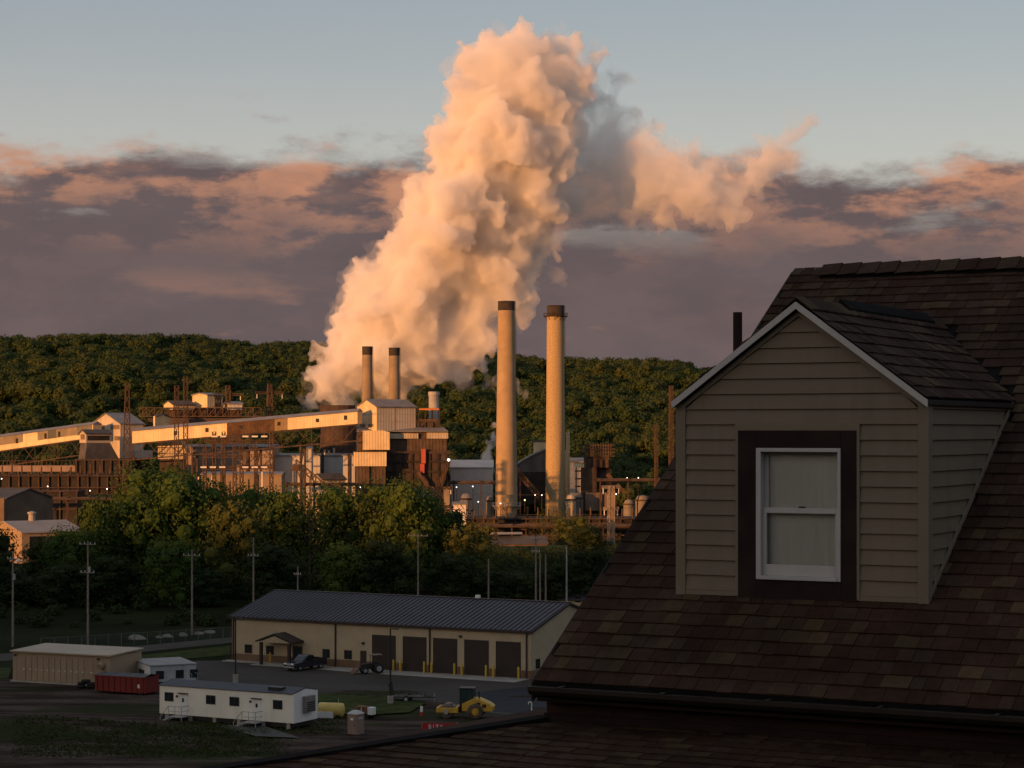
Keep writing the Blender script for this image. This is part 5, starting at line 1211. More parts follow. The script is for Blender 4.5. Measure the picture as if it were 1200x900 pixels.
# ---- complex behind the long gallery
o, g, wA, lA, z_a, z_b = gable_house(243, 740, R(42), 225.5, 261, 462.5, 478, 460.5, 'square_top_house', 'square sunlit house standing highest behind the long gallery', M_sheet, M_groof, [])
q = MB(); 
for k in range(3): f = k / 3; q.beam((lA * (.45 + .15 * k), -.1, z_a), (lA * (.6 + .15 * k), -.1, z_b), .3); q.beam((lA * (.6 + .15 * k), -.1, z_a), (lA * (.45 + .15 * k), -.1, z_b), .3)
q.build('brace', M_rustc, o); MB().box(-1, lA + 1, -1, wA + 1, g.z(500), z_a - .01).build('support_block', M_brn2, o)
o, g, wA, lA, z_a, z_b = gable_house(203, 736, R(36), 192, 228, 474, 480, 469.5, 'small_gabled_house', 'small gabled house left of the square top house', M_sheet, M_droof, [])
MB().box(.3, lA, .3, wA, g.z(500), z_a - .01).build('support_block', M_brn2, o)
o, g, wA, lA, z_a, z_b = gable_house(198, 728, R(-20), 180, 199.5, 488, 500, 485, 'sunlit_annex', 'low sunlit annex rising behind the left end of the long gallery', M_sheet, M_droof, [])
br = empty('truss_bridge', P(165, 488, 738), 0, 'rusty truss bridge running behind the long gallery', 'bridge'); q = MB(); hlattice(q, (0, 0, 0), (43, -4, 0), 4, 3.0, 16, .24); q.build('truss', M_rustc, br)
MB().box(3, 40, -4, 0, -3.6, -.6).build('dark_house', M_brn2, br); q = MB(); [q.beam((x, 0, -3), (x, 0, -26), .6) for x in (2, 14, 26, 38)]; q.build('leg', M_brn2, br)
o, g, wA, lA, z_a, z_b = gable_house(268, 735, R(10), 262, 284, 473, 480, 470.5, 'flat_grey_house', 'low grey house right of the square top house', M_gw, M_groof, [])
MB().box(.2, lA - .2, .2, wA - .2, 0, z_a - .01).build('support_block', M_brn2, o)
# stepped sunlit side building under the gallery
o = empty('stepped_building', (0, 0, 0), 0, 'stepped rusty building with lit floors under the long gallery', 'building'); o.location = P(185, 545, 705); o.location.z = ZP
q0 = o.location.y
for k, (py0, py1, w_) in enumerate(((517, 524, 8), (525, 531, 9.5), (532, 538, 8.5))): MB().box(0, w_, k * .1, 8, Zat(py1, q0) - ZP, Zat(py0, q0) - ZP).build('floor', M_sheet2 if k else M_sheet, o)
MB().box(.4, 8, 1, 8, 0, Zat(538, q0) - ZP - .01).build('base', M_brn2, o)
# ---- long grey sheds
def long_shed(px0, px1, d, pyt, name, label, m, cols=(), dep=18, pyroof=None, mr=None, th=0.0, panels=()):
    g = Frame(((px0 - 600) / F * d, d, ZP), th); o = empty(name, (g.o.x, g.o.y, ZP), th, label, 'building'); L = g.at('x', px1); zt = g.z(pyt)
    MB().box(0, L, 0, dep, 0, zt).build('wall', m, o)
    zr = g.z(pyroof, 0, dep / 2) if pyroof else zt + .6
    q = MB(); q.prism([(-.3, -.4, zt), (-.3, dep / 2, zr), (-.3, dep + .4, zt), (-.3, dep / 2, zr + .25), ] if False else [(-.3, -.4, zt - .1), (-.3, dep + .4, zt - .1), (-.3, dep + .4, zt + .2), (-.3, dep / 2, zr + .2), (-.3, -.4, zt + .2)][::-1], (L + .6, 0, 0)); q.build('roof', mr or M_groof, o)
    for px in cols: x = g.at('x', px); MB().box(x - .45, x + .45, -.5, -.003, 0, zt + .8).build('column', M_brn2, o)
    for (a, b, p0, p1, mm) in panels: MB().box(g.at('x', a), g.at('x', b), -.15, -.004, g.z(p1), g.z(p0)).build('lit_patch', mm, o)
    return o, g, L, zt
long_shed(274, 424, 728, 534, 'grey_shed', 'long pale grey shed with dark columns left of the screening tower', M_gw, (313, 378, 409), panels=((282, 311, 533, 554, mat('patch_sunlit', (.60, .57, .53), .6, .08, .2)),))  # white patch paints the sunlight on the left of the wall
o, g, L, zt = long_shed(358, 365, 718, 526, 'grey_hoist_tower', 'narrow grey hoist tower rising at the middle of the grey shed', M_gw, (), 6)
o, g, wA, lA, z_a, z_b = gable_house(378, 700, R(30), 366, 405, 562, 575, 555, 'low_grey_house', 'low grey house with dark roof in front of the grey shed', M_gw, M_droof, [])
MB().box(0, lA, 0, wA, 0, z_a - .01).build('base', M_gw, o)
long_shed(195, 320, 722, 524, 'brown_shed', 'long brown-grey shed behind the switchyard', mat('shed_brown', (.26, .20, .16), .7, .2, .15, ribs=(0, 1.2, .05), streak=.4), (215, 250, 290), 20, 521)
long_shed(236, 330, 640, 556, 'control_house', 'low control house behind the switchyard poles', mat('control_tan', (.22, .165, .11), .7, .12, .2), (260, 300), 10)
long_shed(528, 577, 705, 548, 'white_roof_shed', 'shed with a broad pale roof right of the screening tower', mat('shed_white', (.55, .50, .46), .6, .08, .2), (), 26, 539.5, mat('pale_roof', (.55, .53, .52), .55, .08, .15))
# dark arched building
dd = 722; g = Frame(((604 - 600) / F * dd, dd, ZP), 0.0); o = empty('arched_building', (g.o.x, g.o.y, ZP), 0, 'large dark building with an arched roof between the tall chimneys', 'building')
prf = [(604, 590), (666, 590), (666, 531), (655, 527), (640, 527.5), (628, 532), (612, 541), (605, 546)]
q = MB(); q.prism([(g.at('x', a), 0, g.z(b)) for a, b in prf], (0, 22, 0)); q.build('shell', mat('arched_dark', (.105, .095, .09), .7, .2, .15, ribs=(0, 1.2, .06), streak=.5), o)
q = MB(); up = [(g.at('x', a), g.z(b)) for a, b in prf[2:]]
for (xa, za), (xb, zb3) in zip(up[:-1], up[1:]): q.prism([(xa, -.5, za + .02), (xb, -.5, zb3 + .02), (xb, -.5, zb3 + .5), (xa, -.5, za + .5)], (0, 23, 0))
q.build('roof', M_groof, o); MB().box(g.at('x', 605), g.at('x', 640), -.3, -.004, g.z(590), g.z(553)).build('dark_opening', M_soot, o)
MB().box(g.at('x', 625.5), g.at('x', 641), 5, 14, g.z(535), g.z(517.5)).build('roof_box', M_sheet, o); MB().box(g.at('x', 624), g.at('x', 642), 4.5, 14.5, g.z(517.4), g.z(516)).build('roof_box_cap', M_droof, o)
long_shed(666, 692, 715, 541, 'grey_lean_to', 'grey lean-to right of the right tall chimney', M_gw, (), 14, 537)
# lit pipe frame
o = empty('pipe_gantry', (P(679.5, 565, 690).x, 690, ZP), 0, 'small orange-lit pipe frame beside the rusty louvred tower', 'frame'); q = MB()
for x in (-1.2, 1.2): q.beam((x, 0, 0), (x, 0, Zat(542, 690) - ZP), .45)
for py in (543, 552, 561, 570): z = Zat(py, 690) - ZP; q.beam((-1.6, 0, z), (1.6, 0, z), .5)
q.build('frame', M_rustc, o); MB().box(-1.6, 1.4, -.6, .6, Zat(548, 690) - ZP, Zat(543, 690) - ZP).build('hood', M_sheet, o)
# rusty louvred tower
dd = 690; g = Frame(((684 - 600) / F * dd, dd, ZP), R(5)); o = empty('louvred_tower', (g.o.x, g.o.y, ZP), R(5), 'rusty brown louvred tower right of the right tall chimney', 'tower'); L = g.at('x', 718)
zt, zl, zm = g.z(521), g.z(535), g.z(548)
MB().box(1.0, L - 1, .5, 8, zm, zl).build('core', M_brn2, o)
for k in range(11): x = .6 + (L - 1.2) * k / 10; MB().add([], []) ; q = MB(); q.beam((x, 0, zl), (x, 0, zt + .3), .28, .7); q.beam((x, 8, zl), (x, 8, zt + .3), .28, .7); q.build('louvre_post', M_rustc, o)
for py in (522, 526, 530, 534.5): q = MB(); q.beam((-.8, -.1, g.z(py)), (L + .8, -.1, g.z(py)), .25, .35); q.beam((-.8, 8, g.z(py)), (L + .8, 8, g.z(py)), .25, .35); q.build('louvre', M_rustc, o)
MB().box(0, L * .45, 0, 8, 0, zm - .01).build('shaft', M_rustc, o); MB().box(L * .45 + .01, L, 3, 8, g.z(575), zm - .01).build('shaft', M_brn2, o)
MB().box(.4, L + .5, -2.5, -.05, g.z(598), g.z(577)).build('base_house', mat('base_brown', (.17, .12, .09), .8, .2, .3, ribs=(0, 1, .06)), o)
q = MB(); q.beam((L * .8, -.5, g.z(556)), (L + 4, -.5, g.z(578)), 1.2); q.build('chute', M_rustc, o)
for k in range(4): q = MB(); q.cyl((L * (.2 + .2 * k), -.3, zm), (L * (.2 + .2 * k), -.3, zl - 1), .2, None, 8); q.build('riser_pipe', M_rustc, o)
# ---- coke batteries: long dark ranges with buckstays
def battery(px0, px1, d, py_top, py_bot, label, th=0.0, dep=14, step=3.2, lit=.5, seed=1, zbase=None):
    rr = random.Random(seed); g = Frame(((px0 - 600) / F * d, d, ZP), th); o = empty('coke_battery', (g.o.x, g.o.y, ZP), th, label, 'battery', 'coke oven batteries'); L = g.at('x', px1); zt = g.z(py_top); zb = max(0, g.z(py_bot))
    MB().box(0, L, 0, dep, 0, zt).build('ovens', M_soot, o)
    x = .5
    while x < L:
        q = MB(); q.beam((x, -.35, 0), (x, -.35, zt + .4), .42, .5); q.build('buckstay', M_rustc if rr.random() < lit else M_brn2, o); x += step
    for f in (.25, .5, .78, .98):
        q = MB(); q.box(-.5, L + .5, -1.6, -.61, zt * f - .25, zt * f + .1); q.build('walkway', M_brn2, o)
    q = MB(); q.cyl((0, -1.9, zt * .62), (L, -1.9, zt * .62), .55, None, 10); q.build('main_pipe', M_brn, o)
    q = MB(); x = 1.0
    while x < L: q.cyl((x, 1.5, zt), (x, 1.5, zt + 2.3 + rr.random()), .3, .25, 7); x += step
    q.build('standpipes', M_rustc, o); q = MB(); [q.beam((xx, -1.6, zt * .98), (xx, -1.6, zt * .98 + 1.2), .08) for xx in np.arange(0, L, 2.2)]; q.beam((0, -1.6, zt * .98 + 1.2), (L, -1.6, zt * .98 + 1.2), .08); q.build('railing', M_rustc, o)
    return o
battery(-60, 150, 685, 556, 606, 'left coke battery, a long dark range under the left gallery', seed=2)
battery(528, 830, 640, 607, 630, 'right coke battery, a long low dark range behind the foot of the tall chimneys', seed=4, lit=.3)
# upper gas main bridge over the left battery
o = empty('gas_main', (P(-60, 545, 702).x, 702, ZP), 0, 'pale railed gas main crossing above the left battery', 'pipe'); Lg = 46; z = Zat(547, 702) - ZP
MB().box(0, Lg, 0, 4, z - 1.6, z + .4).build('duct', mat('duct_brown', (.24, .17, .14), .7, .15, .3), o); q = MB(); [q.beam((x, -.1, z + .4), (x, -.1, z + 2.0), .16) for x in np.arange(0, Lg, 1.3)]; q.beam((0, -.1, z + 2.0), (Lg, -.1, z + 2.0), .14); q.build('railing', M_rustc, o)
q = MB(); [q.beam((x, 2, 0), (x, 2, z - 1.6), .7) for x in np.arange(2, Lg, 8)]; q.build('leg', M_brn2, o)
# dark bins under the transfer house
for i, (px0, px1, pyt, lab) in enumerate(((88, 152, 538, 'dark coal bin range under the gabled transfer house'), (-30, 92, 575, 'dark sheds below the left battery'))):
    o = empty('coal_bin', (P(px0, 560, 700 if i == 0 else 660).x, 700 if i == 0 else 660, ZP), 0, lab, 'bin'); dd = o.location.y; L = (px1 - px0) / F * dd; zt = Zat(pyt, dd) - ZP
    MB().box(0, L, 0, 10, zt * .45 if i == 0 else 0, zt).build('bin', M_soot, o)
    q = MB()
    for x in np.linspace(.5, L - .5, 7): q.beam((x, -.3, 0), (x, -.3, zt), .5); q.beam((x, 9, 0), (x, 9, zt), .5)
    for f in (.3, .6, .99): q.beam((0, -.4, zt * f), (L, -.4, zt * f), .4)
    q.build('frame', M_brn2, o)
    if i == 0:
        q = MB(); hlattice(q, (-2, -2, zt * .70), (L + 2, -2, zt * .70), 2, 2.2, 14, .28); q.build('pipe_truss', M_rustc, o)
# lit gabled brick building at the left
o, g, wA, lA, z_a, z_b = gable_house(26, 500, R(33), -14, 97, 624, 647, 611, 'brick_shop', 'tan gabled shop with a broad grey roof at the left edge', mat('shop_tan', (.30, .215, .13), .8, .1, .3, fine=.2), mat('shop_roof', (.26, .23, .215), .8, .12, .2), [(.3, .55, 634, 641)])
MB().box(0, lA, 0, wA, 0, z_a).build('base_wall', MATS['shop_tan'], o)
for f in (.12, .45, .75): MB().box(lA * f, lA * f + 4, -.1, -.003, z_a + .6, z_b - 1).build('window', M_glassd, o)
q = MB(); q.lathe([(.9, 0), (.8, 1.2), (.8, 1.8), (1.1, 1.9), (1.1, 2.3), (0, 2.6)], (lA * .45, wA / 2, g.z(612, 0, wA / 2)), 12); q.build('roof_vent', M_conc, o)
o, g, wA, lA, z_a, z_b = gable_house(18, 590, R(-28), -40, 62, 581, 604, 572, 'sloped_shed', 'old sloped-roof shed above the tan gabled shop', mat('shed_old', (.12, .085, .06), .85, .2, .25), M_droof, [])
MB().box(0, lA, 0, wA, 0, z_a).build('base_wall', MATS['shed_old'], o); MB().box(-.1 , 0, wA * .3, wA * .5, z_a + 2, z_b - 1).build('window', M_soot, o)
# yard office at the foot of the left tall chimney
o, g, wA, lA, z_a, z_b = gable_house(569, 575, R(14), 564, 641, 638, 652, 629, 'yard_office', 'low shed with dark roof and lit windows at the foot of the left tall chimney', mat('office_brick', (.30, .15, .075), .8, .2, .4), M_droof, [])
for k, f in enumerate((.05, .30, .42, .62, .75)): MB().box(lA * f, lA * f + 1.6, -.08, -.003, z_a + .5, z_b - .6).build('window', M_lampo if k in (2,) else (M_flatw if k == 1 else M_glassd), o)
MB().box(-3, lA + 5, -3.0, -2.6, 0, 1.9).build('green_fence', mat('green_sheet', (.014, .036, .028), .6, .15, .5), o); MB().box(2, lA * .62, wA * .3, wA * .7, z_b + 2.6, z_b + 3.1).build('roof_canopy', M_galv, o)
# sundry plant between
long_shed(531, 546, 622, 591, 'white_kiosk', 'small white kiosk below the screening tower', mat('kiosk_white', (.62, .56, .52), .6, .06), (), 3)
M_tankd = mat('tank_dull', (.17, .15, .13), .7, .2, .3, streak=.4)
def tank(px, d, pyt, w, label, m): 
    o = empty('storage_tank', (P(px, 0, d).x, d, ZP), 0, label, 'tank', 'storage tanks of the works'); r = w / F * d / 2; H = Zat(pyt, d) - ZP
    q = MB(); q.lathe([(r, 0), (r, H * .86), (r * .7, H * .97), (0, H)], n=20); q.build('shell', m, o, smoothed=False)
    q = MB(); q.lathe([(r + .02, H * .84), (r + .12, H * .84), (r + .12, H * .88), (r + .02, H * .88)], n=20); q.build('rim', M_brn2, o); MB().beam((r * .5, -r * .95, 0), (r * .5, -r * .95, H * .88), .2).build('ladder', M_brn2, o)
tank(669, 680, 579, 12, 'pale tank just right of the right tall chimney', M_sheet2)
tank(678, 684, 577, 10, 'grey tank left of the rusty louvred tower', M_tankd); tank(737, 675, 585, 13, 'dull tank right of the lattice mast', M_tankd)
tank(753, 690, 580, 18, 'wide grey tank close to the house roof', M_tankd); tank(574, 690, 581, 9, 'small dull tank left of the left tall chimney', M_tankd); tank(546, 680, 578, 13, 'low tan tank below the pale roof shed', mat('tank_tan', (.40, .30, .22), .6, .1, .3))
def pipe_bridge(px0, px1, d, py, label, n=3):
    o = empty('pipe_rack', (P(px0, 0, d).x, d, ZP), 0, label, 'pipe rack'); L = (px1 - px0) / F * d; z = Zat(py, d) - ZP
    for k in range(n): MB().cyl((0, k * .9, z + .3 * (k % 2)), (L, k * .9, z + .3 * (k % 2)), .38, None, 8).build('pipe', [M_brn2, M_rustc, M_brn][k % 3], o)
    for x in np.arange(1, L, 9): q = MB(); q.beam((x, 0, 0), (x, 0, z + .8), .4); q.beam((x, 2, 0), (x, 2, z + .8), .4); q.beam((x, -.6, z - .5), (x, 2.6, z - .5), .4); q.build('bent', M_brn2, o)
pipe_bridge(528, 590, 690, 566, 'pipe rack between the screening tower and the left tall chimney'); pipe_bridge(700, 800, 685, 563, 'pipe rack right of the rusty louvred tower'); pipe_bridge(560, 790, 622, 617, 'sunlit pipe rack along the right battery'); pipe_bridge(300, 420, 690, 568, 'pipe rack in front of the grey shed'); pipe_bridge(-30, 150, 640, 585, 'pipe rack in front of the left battery', 2)
# rusty inclined conveyor in front of the grey shed
o = empty('inclined_conveyor', (P(347, 0, 680).x, 680, ZP), 0, 'rusty inclined conveyor frame before the grey shed', 'conveyor'); q = MB(); hlattice(q, (0, 0, Zat(546, 680) - ZP), (9.5, 0, Zat(575, 680) - ZP), 1.5, 2.0, 6, .35); q.build('truss', M_rustc, o); q = MB(); [q.beam((x, 0, 0), (x, 0, Zat(546, 680) - ZP - x * .8), .45) for x in (0.2, 4.5)]; q.build('leg', M_brn2, o)
MB().box(-1.5, 1.2, -1, 1.5, Zat(552, 680) - ZP, Zat(545, 680) - ZP).build('head_house', M_rustc, o)
o = empty('coke_wharf', (P(606, 0, 684).x, 684, ZP), 0, 'rusty sloping conveyor behind the left tall chimney', 'conveyor'); q = MB(); hlattice(q, (0, 0, Zat(556, 684) - ZP), (7, 0, Zat(585, 684) - ZP), 1.5, 2.2, 6, .4); q.build('truss', M_rustc, o); q = MB(); q.beam((1, 0, 0), (1, 0, Zat(560, 684) - ZP), .5); q.build('leg', M_brn2, o)
# quench tower the steam rises from
o = empty('quench_tower', (P(398, 0, 758).x, 758, ZP), 0, 'dark quench tower top showing above the long gallery under the steam', 'tower'); H = Zat(475, 758) - ZP
q = MB(); q.lathe([(8, 0), (7, H * .7), (7.2, H), (6.4, H), (6.2, H - 3)], n=24); q.build('shell', M_brn2, o); MB().box(-9, 9, -9, -7.5, 0, 6).build('hood', M_soot, o)
# ---- switchyard and lattice towers
mast(149, 560, 449, 3.2, .9, 16, .15, 'tall lattice mast at the left, rising from behind the trees across the transfer house')
mast(207, 600, 452, 1.3, 1.1, 20, .12, 'left mast of the close pair before the long gallery', group='slim masts before the gallery'); mast(217.5, 600, 441, 1.3, 1.1, 22, .12, 'right mast of the close pair before the long gallery', group='slim masts before the gallery')
mast(267, 745, 452, 4.5, 1.2, 12, .35, 'lattice tower behind the low grey house', arms=((.93, 5),)); mast(316, 745, 450, 4.5, 1.2, 12, .35, 'lattice tower behind the shadow-darkened part of the long gallery', arms=((.93, 5),))
sw = empty('switchyard', (P(240, 0, 598).x, 598, ZP), 0, 'rusty switchyard gantries with white insulators before the brown shed', 'switchyard')
X_ = lambda px: (px - 240) / F * 598; Zs = lambda py: Zat(py, 598) - ZP
for px in (240, 251, 262, 275, 283, 300, 318):
    q = MB(); lattice(q, (X_(px), 0, 0), (X_(px), 0, Zs(506 if px in (251, 262, 318) else 522)), 1.0, .9, 12, .16); q.build('column', M_rustc, sw)
for (a, b, py) in ((240, 275, 550), (283, 318, 550), (240, 275, 519), (275, 318, 519), (240, 318, 536)):
    q = MB(); hlattice(q, (X_(a), 0, Zs(py)), (X_(b), 0, Zs(py)), .9, .8, 10, .14); q.build('beam', M_rustc, sw)
for py, row in ((511.5, (252, 262, 288, 299, 310)), (547.5, (239, 250, 261, 288, 299, 310))):
    for px in row: MB().box(X_(px) - .85, X_(px) + .85, -.9, -.5, Zs(py) - .2, Zs(py) + .25).build('insulator', M_ins, sw)
for k, px in enumerate((225, 231, 241, 247, 268, 276, 290, 306)):
    q = MB(); q.cyl((X_(px), 3, 0), (X_(px), 3, Zs(552 + (k * 7) % 16)), .28, .22, 8); q.build('bushing', M_ins if k % 2 else M_rustc, sw)
mast(716, 600, 570, 1.7, 1.5, 12, .13, 'pale lattice mast in front of the right battery', m=mat('mast_pale', (.34, .27, .20), .7, .2), arms=((.97, 2.6), (.62, 2.2)), group='masts at the right')
mast(769, 660, 497, .95, .8, 14, .13, 'rusty mast with a lit collar at the edge of the house roof', group='masts at the right'); mast(786.5, 690, 452, 1.4, 1.0, 18, .16, 'taller rusty mast nearly touching the dormer', group='masts at the right')
mast(515, 640, 570, 2.2, 1.8, 6, .25, 'short tan lattice gantry at the right foot of the screening tower', m=M_rustc, arms=((.95, 4), (.6, 4)), group='masts at the right')
# ---- yard lamps that burn
def yard_lamp(px, py, d, label, m=None, r=.34):
    g = P(px, py, d); o = empty('yard_lamp', (g.x, d, ZP), 0, label, 'lamp', 'burning lamps of the works'); H = g.z - ZP
    MB().cyl((0, .2, 0), (0, .2, H), .12, .08, 6).build('pole', M_brn2, o); MB().ball((0, -.1, H), r, 6).build('bulb', m or M_lamp, o)
for i, (px, py, d, lab, mm) in enumerate(((125.5, 573, 640, 'bright lamp on a brown post under the coal bins', None), (56, 570, 645, 'lamp in the middle of the left battery', None), (105.5, 575, 645, 'faint lamp between the battery and the coal bins', None), (28, 595, 600, 'orange lamp at the left battery foot', M_lampo),
        (422.5, 571, 660, 'white lamp at the foot of the screening tower', None), (554, 570, 660, 'white lamp left of the left tall chimney', None), (535, 571, 660, 'lamp just right of the screening tower', None), (560.5, 588, 650, 'low lamp left of the left tall chimney', None), (627, 580, 650, 'left of the twin lamps between the tall chimneys', None), (635, 580, 650, 'right of the twin lamps between the tall chimneys', None), (586.5, 590, 655, 'lamp on the platform ring of the left chimney', None), (615, 586, 650, 'orange lamp right of the left tall chimney', M_lampo), (722, 579, 640, 'lamp beside the pale lattice mast', None), (735, 560, 690, 'lamp on the pipe rack, left one', None), (748, 560, 690, 'lamp on the pipe rack, right one', None), (133, 589, 600, 'small lamp by the foot of the left lattice mast', None), (2, 561, 655, 'lamp at the left edge on the left battery', None))):
    yard_lamp(px, py, d, lab, mm, .24 if mm else .17)
# ---------------------------------------------------------------- trees in the middle distance
rng = np.random.default_rng(21); rt = random.Random(4)
def tree_meshes(kind, m, nleaf, nl, spread, size, seed):
    rg = np.random.default_rng(seed); lobes = []
    for j in range(nl):
        zz = .14 + .78 * (j + rg.random()) / nl; env = (1 - abs((zz - .48) / .50) ** 2.4) ** .5 if kind != 'cone' else (1.05 - zz) * 1.1
        a = j * 2.4 + rg.random(); r = spread * env * (.35 + .6 * rg.random()); s = (.115 + .085 * rg.random())
        lobes.append(((r * math.cos(a), r * math.sin(a), zz), (s * 1.15, s * 1.15, s * .85)))
    v = crown_arrays(rg, lobes, nleaf, size, .66); crown = quads_mesh('crown', v, m)
    inner = MB()
    for c, r in lobes: inner.ball(c, r[0] * .46, 5, 0, .8)
    bm = bmesh.new(); bm.from_mesh(crown); t_ = inner.mesh('t', m)
    if nleaf > 2000: bm.from_mesh(t_)
    bm.to_mesh(crown); bm.free(); bpy.data.meshes.remove(t_)
    q = MB(); top = Vector((0, 0, .62)); pts = [Vector((0, 0, -.02)), Vector((.01, .006, .2)), Vector((-.005, .01, .42)), Vector((.012, 0, .7)), Vector((.0, .0, .88))]
    for i, (a, b) in enumerate(zip(pts[:-1], pts[1:])): q.cyl(a, b, .020 - .0045 * i, .0155 - .0042 * i, 7)
    for c, r in lobes[::2]:
        c = Vector(c); st_ = Vector((0, 0, max(.08, c.z - .28))); md = st_.lerp(c, .55) + Vector((0, 0, -.02)); q.cyl(st_, md, .0075, .005, 5); q.cyl(md, c, .005, .002, 5)
    return crown, q.mesh('trunk', M_bark)
KINDS = {}
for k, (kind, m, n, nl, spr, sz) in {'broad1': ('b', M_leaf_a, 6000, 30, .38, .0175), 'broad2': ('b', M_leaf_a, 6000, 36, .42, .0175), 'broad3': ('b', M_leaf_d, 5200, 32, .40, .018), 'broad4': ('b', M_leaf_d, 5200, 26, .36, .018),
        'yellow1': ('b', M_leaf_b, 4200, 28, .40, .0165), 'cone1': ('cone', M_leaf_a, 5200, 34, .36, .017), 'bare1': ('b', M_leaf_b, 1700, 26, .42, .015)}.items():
    KINDS[k] = tree_meshes(kind, m, n, nl, spr, sz, sum(map(ord, k)))
def tree(px, d, pyt, wpx, kind, label, group='trees between the yard and the works'):
    x = (px - 600) / F * d; z0 = terrain(x, d) - .1; H = Zat(pyt, d) - z0; wd = wpx / F * d
    o = empty('tree', (x, d, z0), rt.uniform(0, 6.28), label, 'tree', group); cm, tm = KINDS[kind]
    sx = wd / .86
    for nm, me in (('trunk', tm), ('crown', cm)):
        c = bpy.data.objects.new(nm, me); COL.objects.link(c); c.parent = o; c.scale = (sx, sx, H) if nm == 'crown' else (H * .8, H * .8, H)
TREES = [
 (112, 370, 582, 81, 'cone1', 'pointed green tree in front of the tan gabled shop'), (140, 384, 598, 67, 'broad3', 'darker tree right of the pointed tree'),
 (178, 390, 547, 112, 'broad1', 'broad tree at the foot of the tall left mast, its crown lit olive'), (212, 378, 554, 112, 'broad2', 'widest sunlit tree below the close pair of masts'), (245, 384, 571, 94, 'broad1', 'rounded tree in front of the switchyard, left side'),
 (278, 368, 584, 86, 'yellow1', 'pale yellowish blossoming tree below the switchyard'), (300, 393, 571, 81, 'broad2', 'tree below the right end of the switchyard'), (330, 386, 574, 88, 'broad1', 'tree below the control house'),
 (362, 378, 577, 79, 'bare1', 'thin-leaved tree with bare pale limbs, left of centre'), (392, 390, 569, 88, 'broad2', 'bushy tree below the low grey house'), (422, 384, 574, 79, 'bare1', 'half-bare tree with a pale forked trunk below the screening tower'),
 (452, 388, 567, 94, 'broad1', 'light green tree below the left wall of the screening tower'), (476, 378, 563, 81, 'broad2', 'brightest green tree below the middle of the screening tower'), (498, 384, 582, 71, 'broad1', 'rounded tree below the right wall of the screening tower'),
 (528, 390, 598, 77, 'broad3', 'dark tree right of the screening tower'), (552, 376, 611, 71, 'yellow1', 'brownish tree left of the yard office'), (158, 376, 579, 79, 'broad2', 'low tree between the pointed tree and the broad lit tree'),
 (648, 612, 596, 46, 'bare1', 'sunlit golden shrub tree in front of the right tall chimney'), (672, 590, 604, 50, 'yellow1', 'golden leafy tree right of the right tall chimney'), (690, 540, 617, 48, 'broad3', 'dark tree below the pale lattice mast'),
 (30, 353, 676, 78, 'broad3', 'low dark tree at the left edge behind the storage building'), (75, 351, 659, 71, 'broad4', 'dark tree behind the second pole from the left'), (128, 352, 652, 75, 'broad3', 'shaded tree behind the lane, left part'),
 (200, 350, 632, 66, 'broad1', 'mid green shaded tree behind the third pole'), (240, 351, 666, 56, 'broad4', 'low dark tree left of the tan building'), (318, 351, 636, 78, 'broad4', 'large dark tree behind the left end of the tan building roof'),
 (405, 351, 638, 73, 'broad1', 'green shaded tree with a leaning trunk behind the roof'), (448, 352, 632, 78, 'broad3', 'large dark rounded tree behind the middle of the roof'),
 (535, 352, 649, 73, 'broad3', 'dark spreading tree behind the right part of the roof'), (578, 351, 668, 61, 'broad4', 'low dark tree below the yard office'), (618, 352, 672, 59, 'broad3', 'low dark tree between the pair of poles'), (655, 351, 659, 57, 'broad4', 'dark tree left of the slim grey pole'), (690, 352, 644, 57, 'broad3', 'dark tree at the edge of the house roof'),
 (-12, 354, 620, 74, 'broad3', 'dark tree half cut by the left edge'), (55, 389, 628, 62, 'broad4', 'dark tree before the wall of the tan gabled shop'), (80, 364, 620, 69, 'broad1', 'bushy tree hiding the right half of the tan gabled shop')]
for t_ in TREES: tree(*t_)
# underbrush that nobody could count
def brush(name, pxr, dr, n, hgt, m, label, seed):
    rg = np.random.default_rng(seed); lob = []
    for k in range(n):
        d = rg.uniform(*dr); x = (rg.uniform(*pxr) - 600) / F * d; h_ = hgt * (.5 + .8 * rg.random()); lob.append(((x, d, terrain(x, d) + h_ * .35), (h_ * .9, h_ * .9, h_ * .7)))
    o = bpy.data.objects.new(name, quads_mesh(name, crown_arrays(rg, lob, n * 230, .24, .55), m)); COL.objects.link(o); tag(o, label, 'undergrowth', kind='stuff')
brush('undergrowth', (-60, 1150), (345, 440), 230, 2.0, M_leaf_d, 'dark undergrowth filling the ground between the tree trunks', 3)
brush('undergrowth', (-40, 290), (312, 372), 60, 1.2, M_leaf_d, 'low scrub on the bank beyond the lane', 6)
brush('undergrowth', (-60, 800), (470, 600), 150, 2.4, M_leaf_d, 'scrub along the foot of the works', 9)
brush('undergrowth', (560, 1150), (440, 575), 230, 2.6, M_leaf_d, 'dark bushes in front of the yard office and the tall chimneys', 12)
# ---------------------------------------------------------------- utility poles
def upole(px, pyb, pyt, label, arms=((.97, 1.1),), m=None, d=None, kit=True):
    g = G(px, pyb) if d is None else Vector(((px - 600) / F * d, d, 0)); g.z = terrain(g.x, g.y); H = Zat(pyt, g.y) - g.z
    o = empty('utility_pole', g, R(-20), label, 'pole', 'wooden utility poles'); MB().cyl((0, 0, -.2), (0, 0, H), .17, .11, 8).build('shaft', m or M_wood, o)
    for f, ln in arms:
        MB().box(-ln, ln, -.16, -.08, H * f - .07, H * f + .07).build('crossarm', m or M_wood, o)
        for sx in (-.9, -.35, .35, .9): MB().cyl((sx * ln, -.12, H * f + .071), (sx * ln, -.12, H * f + .30), .05, .03, 6).build('insulator', M_ins, o)
    if kit: MB().cyl((.28, -.1, H * .70), (.28, -.1, H * .70 + .8), .18, None, 10).build('transformer', M_galv, o)
    return o, g, H
PO = []
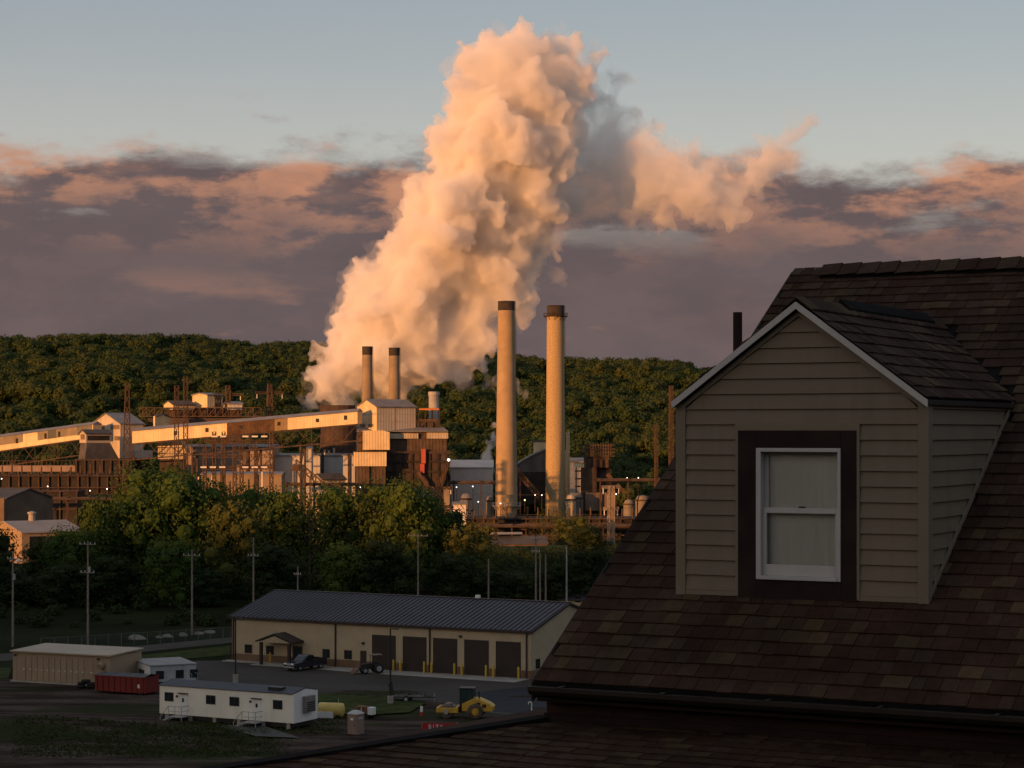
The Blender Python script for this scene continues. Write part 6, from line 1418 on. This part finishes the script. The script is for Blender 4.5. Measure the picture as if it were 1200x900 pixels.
PO.append(upole(15, 758, 646, 'leftmost utility pole, with a white globe lamp', ((.92, .8),)))
PO.append(upole(103, 757, 634, 'utility pole with a broad crossarm behind the storage building', ((.97, 1.3), (.70, 1.1))))
PO.append(upole(225, 744, 644, 'utility pole at the bend of the lane', ((.93, 1.4),), kit=False))
PO.append(upole(297, 736, 630, 'utility pole behind the left slope of the tan roof', ((.80, .9),), kit=False))
PO.append(upole(349, 725, 664, 'short pole peeping over the ridge of the tan roof', ((.85, .6),), kit=False))
PO.append(upole(490, 720, 625, 'pole with a crossarm standing dark among the trees', ((.97, 1.8),), kit=False))
PO.append(upole(572.5, 716, 655, 'slim pole behind the roof below the yard office', (), kit=False)); PO.append(upole(628, 722, 628, 'tallest of the poles behind the right end of the roof', ((.96, .7), (.8, .7)), kit=False)); PO.append(upole(633, 720, 648, 'middle of the three close poles behind the right end of the roof', (), kit=False)); PO.append(upole(639.5, 720, 650, 'right of the three close poles behind the right end of the roof', (), kit=False))
PO.append(upole(664, 718, 641, 'slim grey steel pole behind the small tan building', (), M_galv, kit=False))
o, g, H = PO[0]; MB().ball((.95, -.1, H * .90), .28, 8).build('globe_lamp', M_flatw, o)
for i in (-1, 1): pass
def wire(name, a, b, sag, label, r=.022):
    pts = []; 
    for k in range(15): f = k / 14; p_ = Vector(a).lerp(Vector(b), f); p_.z -= sag * 4 * f * (1 - f); pts.append(p_)
    q = MB(); c0 = pts[0].copy(); q.tube([p_ - c0 for p_ in pts], r, 5); o = q.build(name, M_black, None); o.location = c0; tag(o, label, 'cable', 'overhead cables')
tops = [Vector((g.x, g.y, g.z + H * .985)) for _, g, H in PO]
L0 = tops[0] + Vector((-26, 3, 1)); chain = [L0] + [tops[i] for i in (0, 1, 2, 3, 4)]
names = ['cable running off the left edge from the leftmost pole', 'cable from the leftmost pole to the crossarm pole', 'cable from the crossarm pole to the pole at the bend', 'cable from the pole at the bend to the pole behind the left slope', 'cable behind the tan roof between two poles']
for a, b, nm in zip(chain[:-1], chain[1:], names): wire('overhead_cable', a, b, .7, nm)
wire('overhead_cable', tops[7], tops[10] + Vector((14, 4, 0)), .9, 'cable leaving right from the tallest of the three close poles')
a = P(716, 572, 600); b = P(515, 572, 640); wire('overhead_cable', a, b, 2.0, 'cable strung between the pale lattice mast and the short gantry', .05)
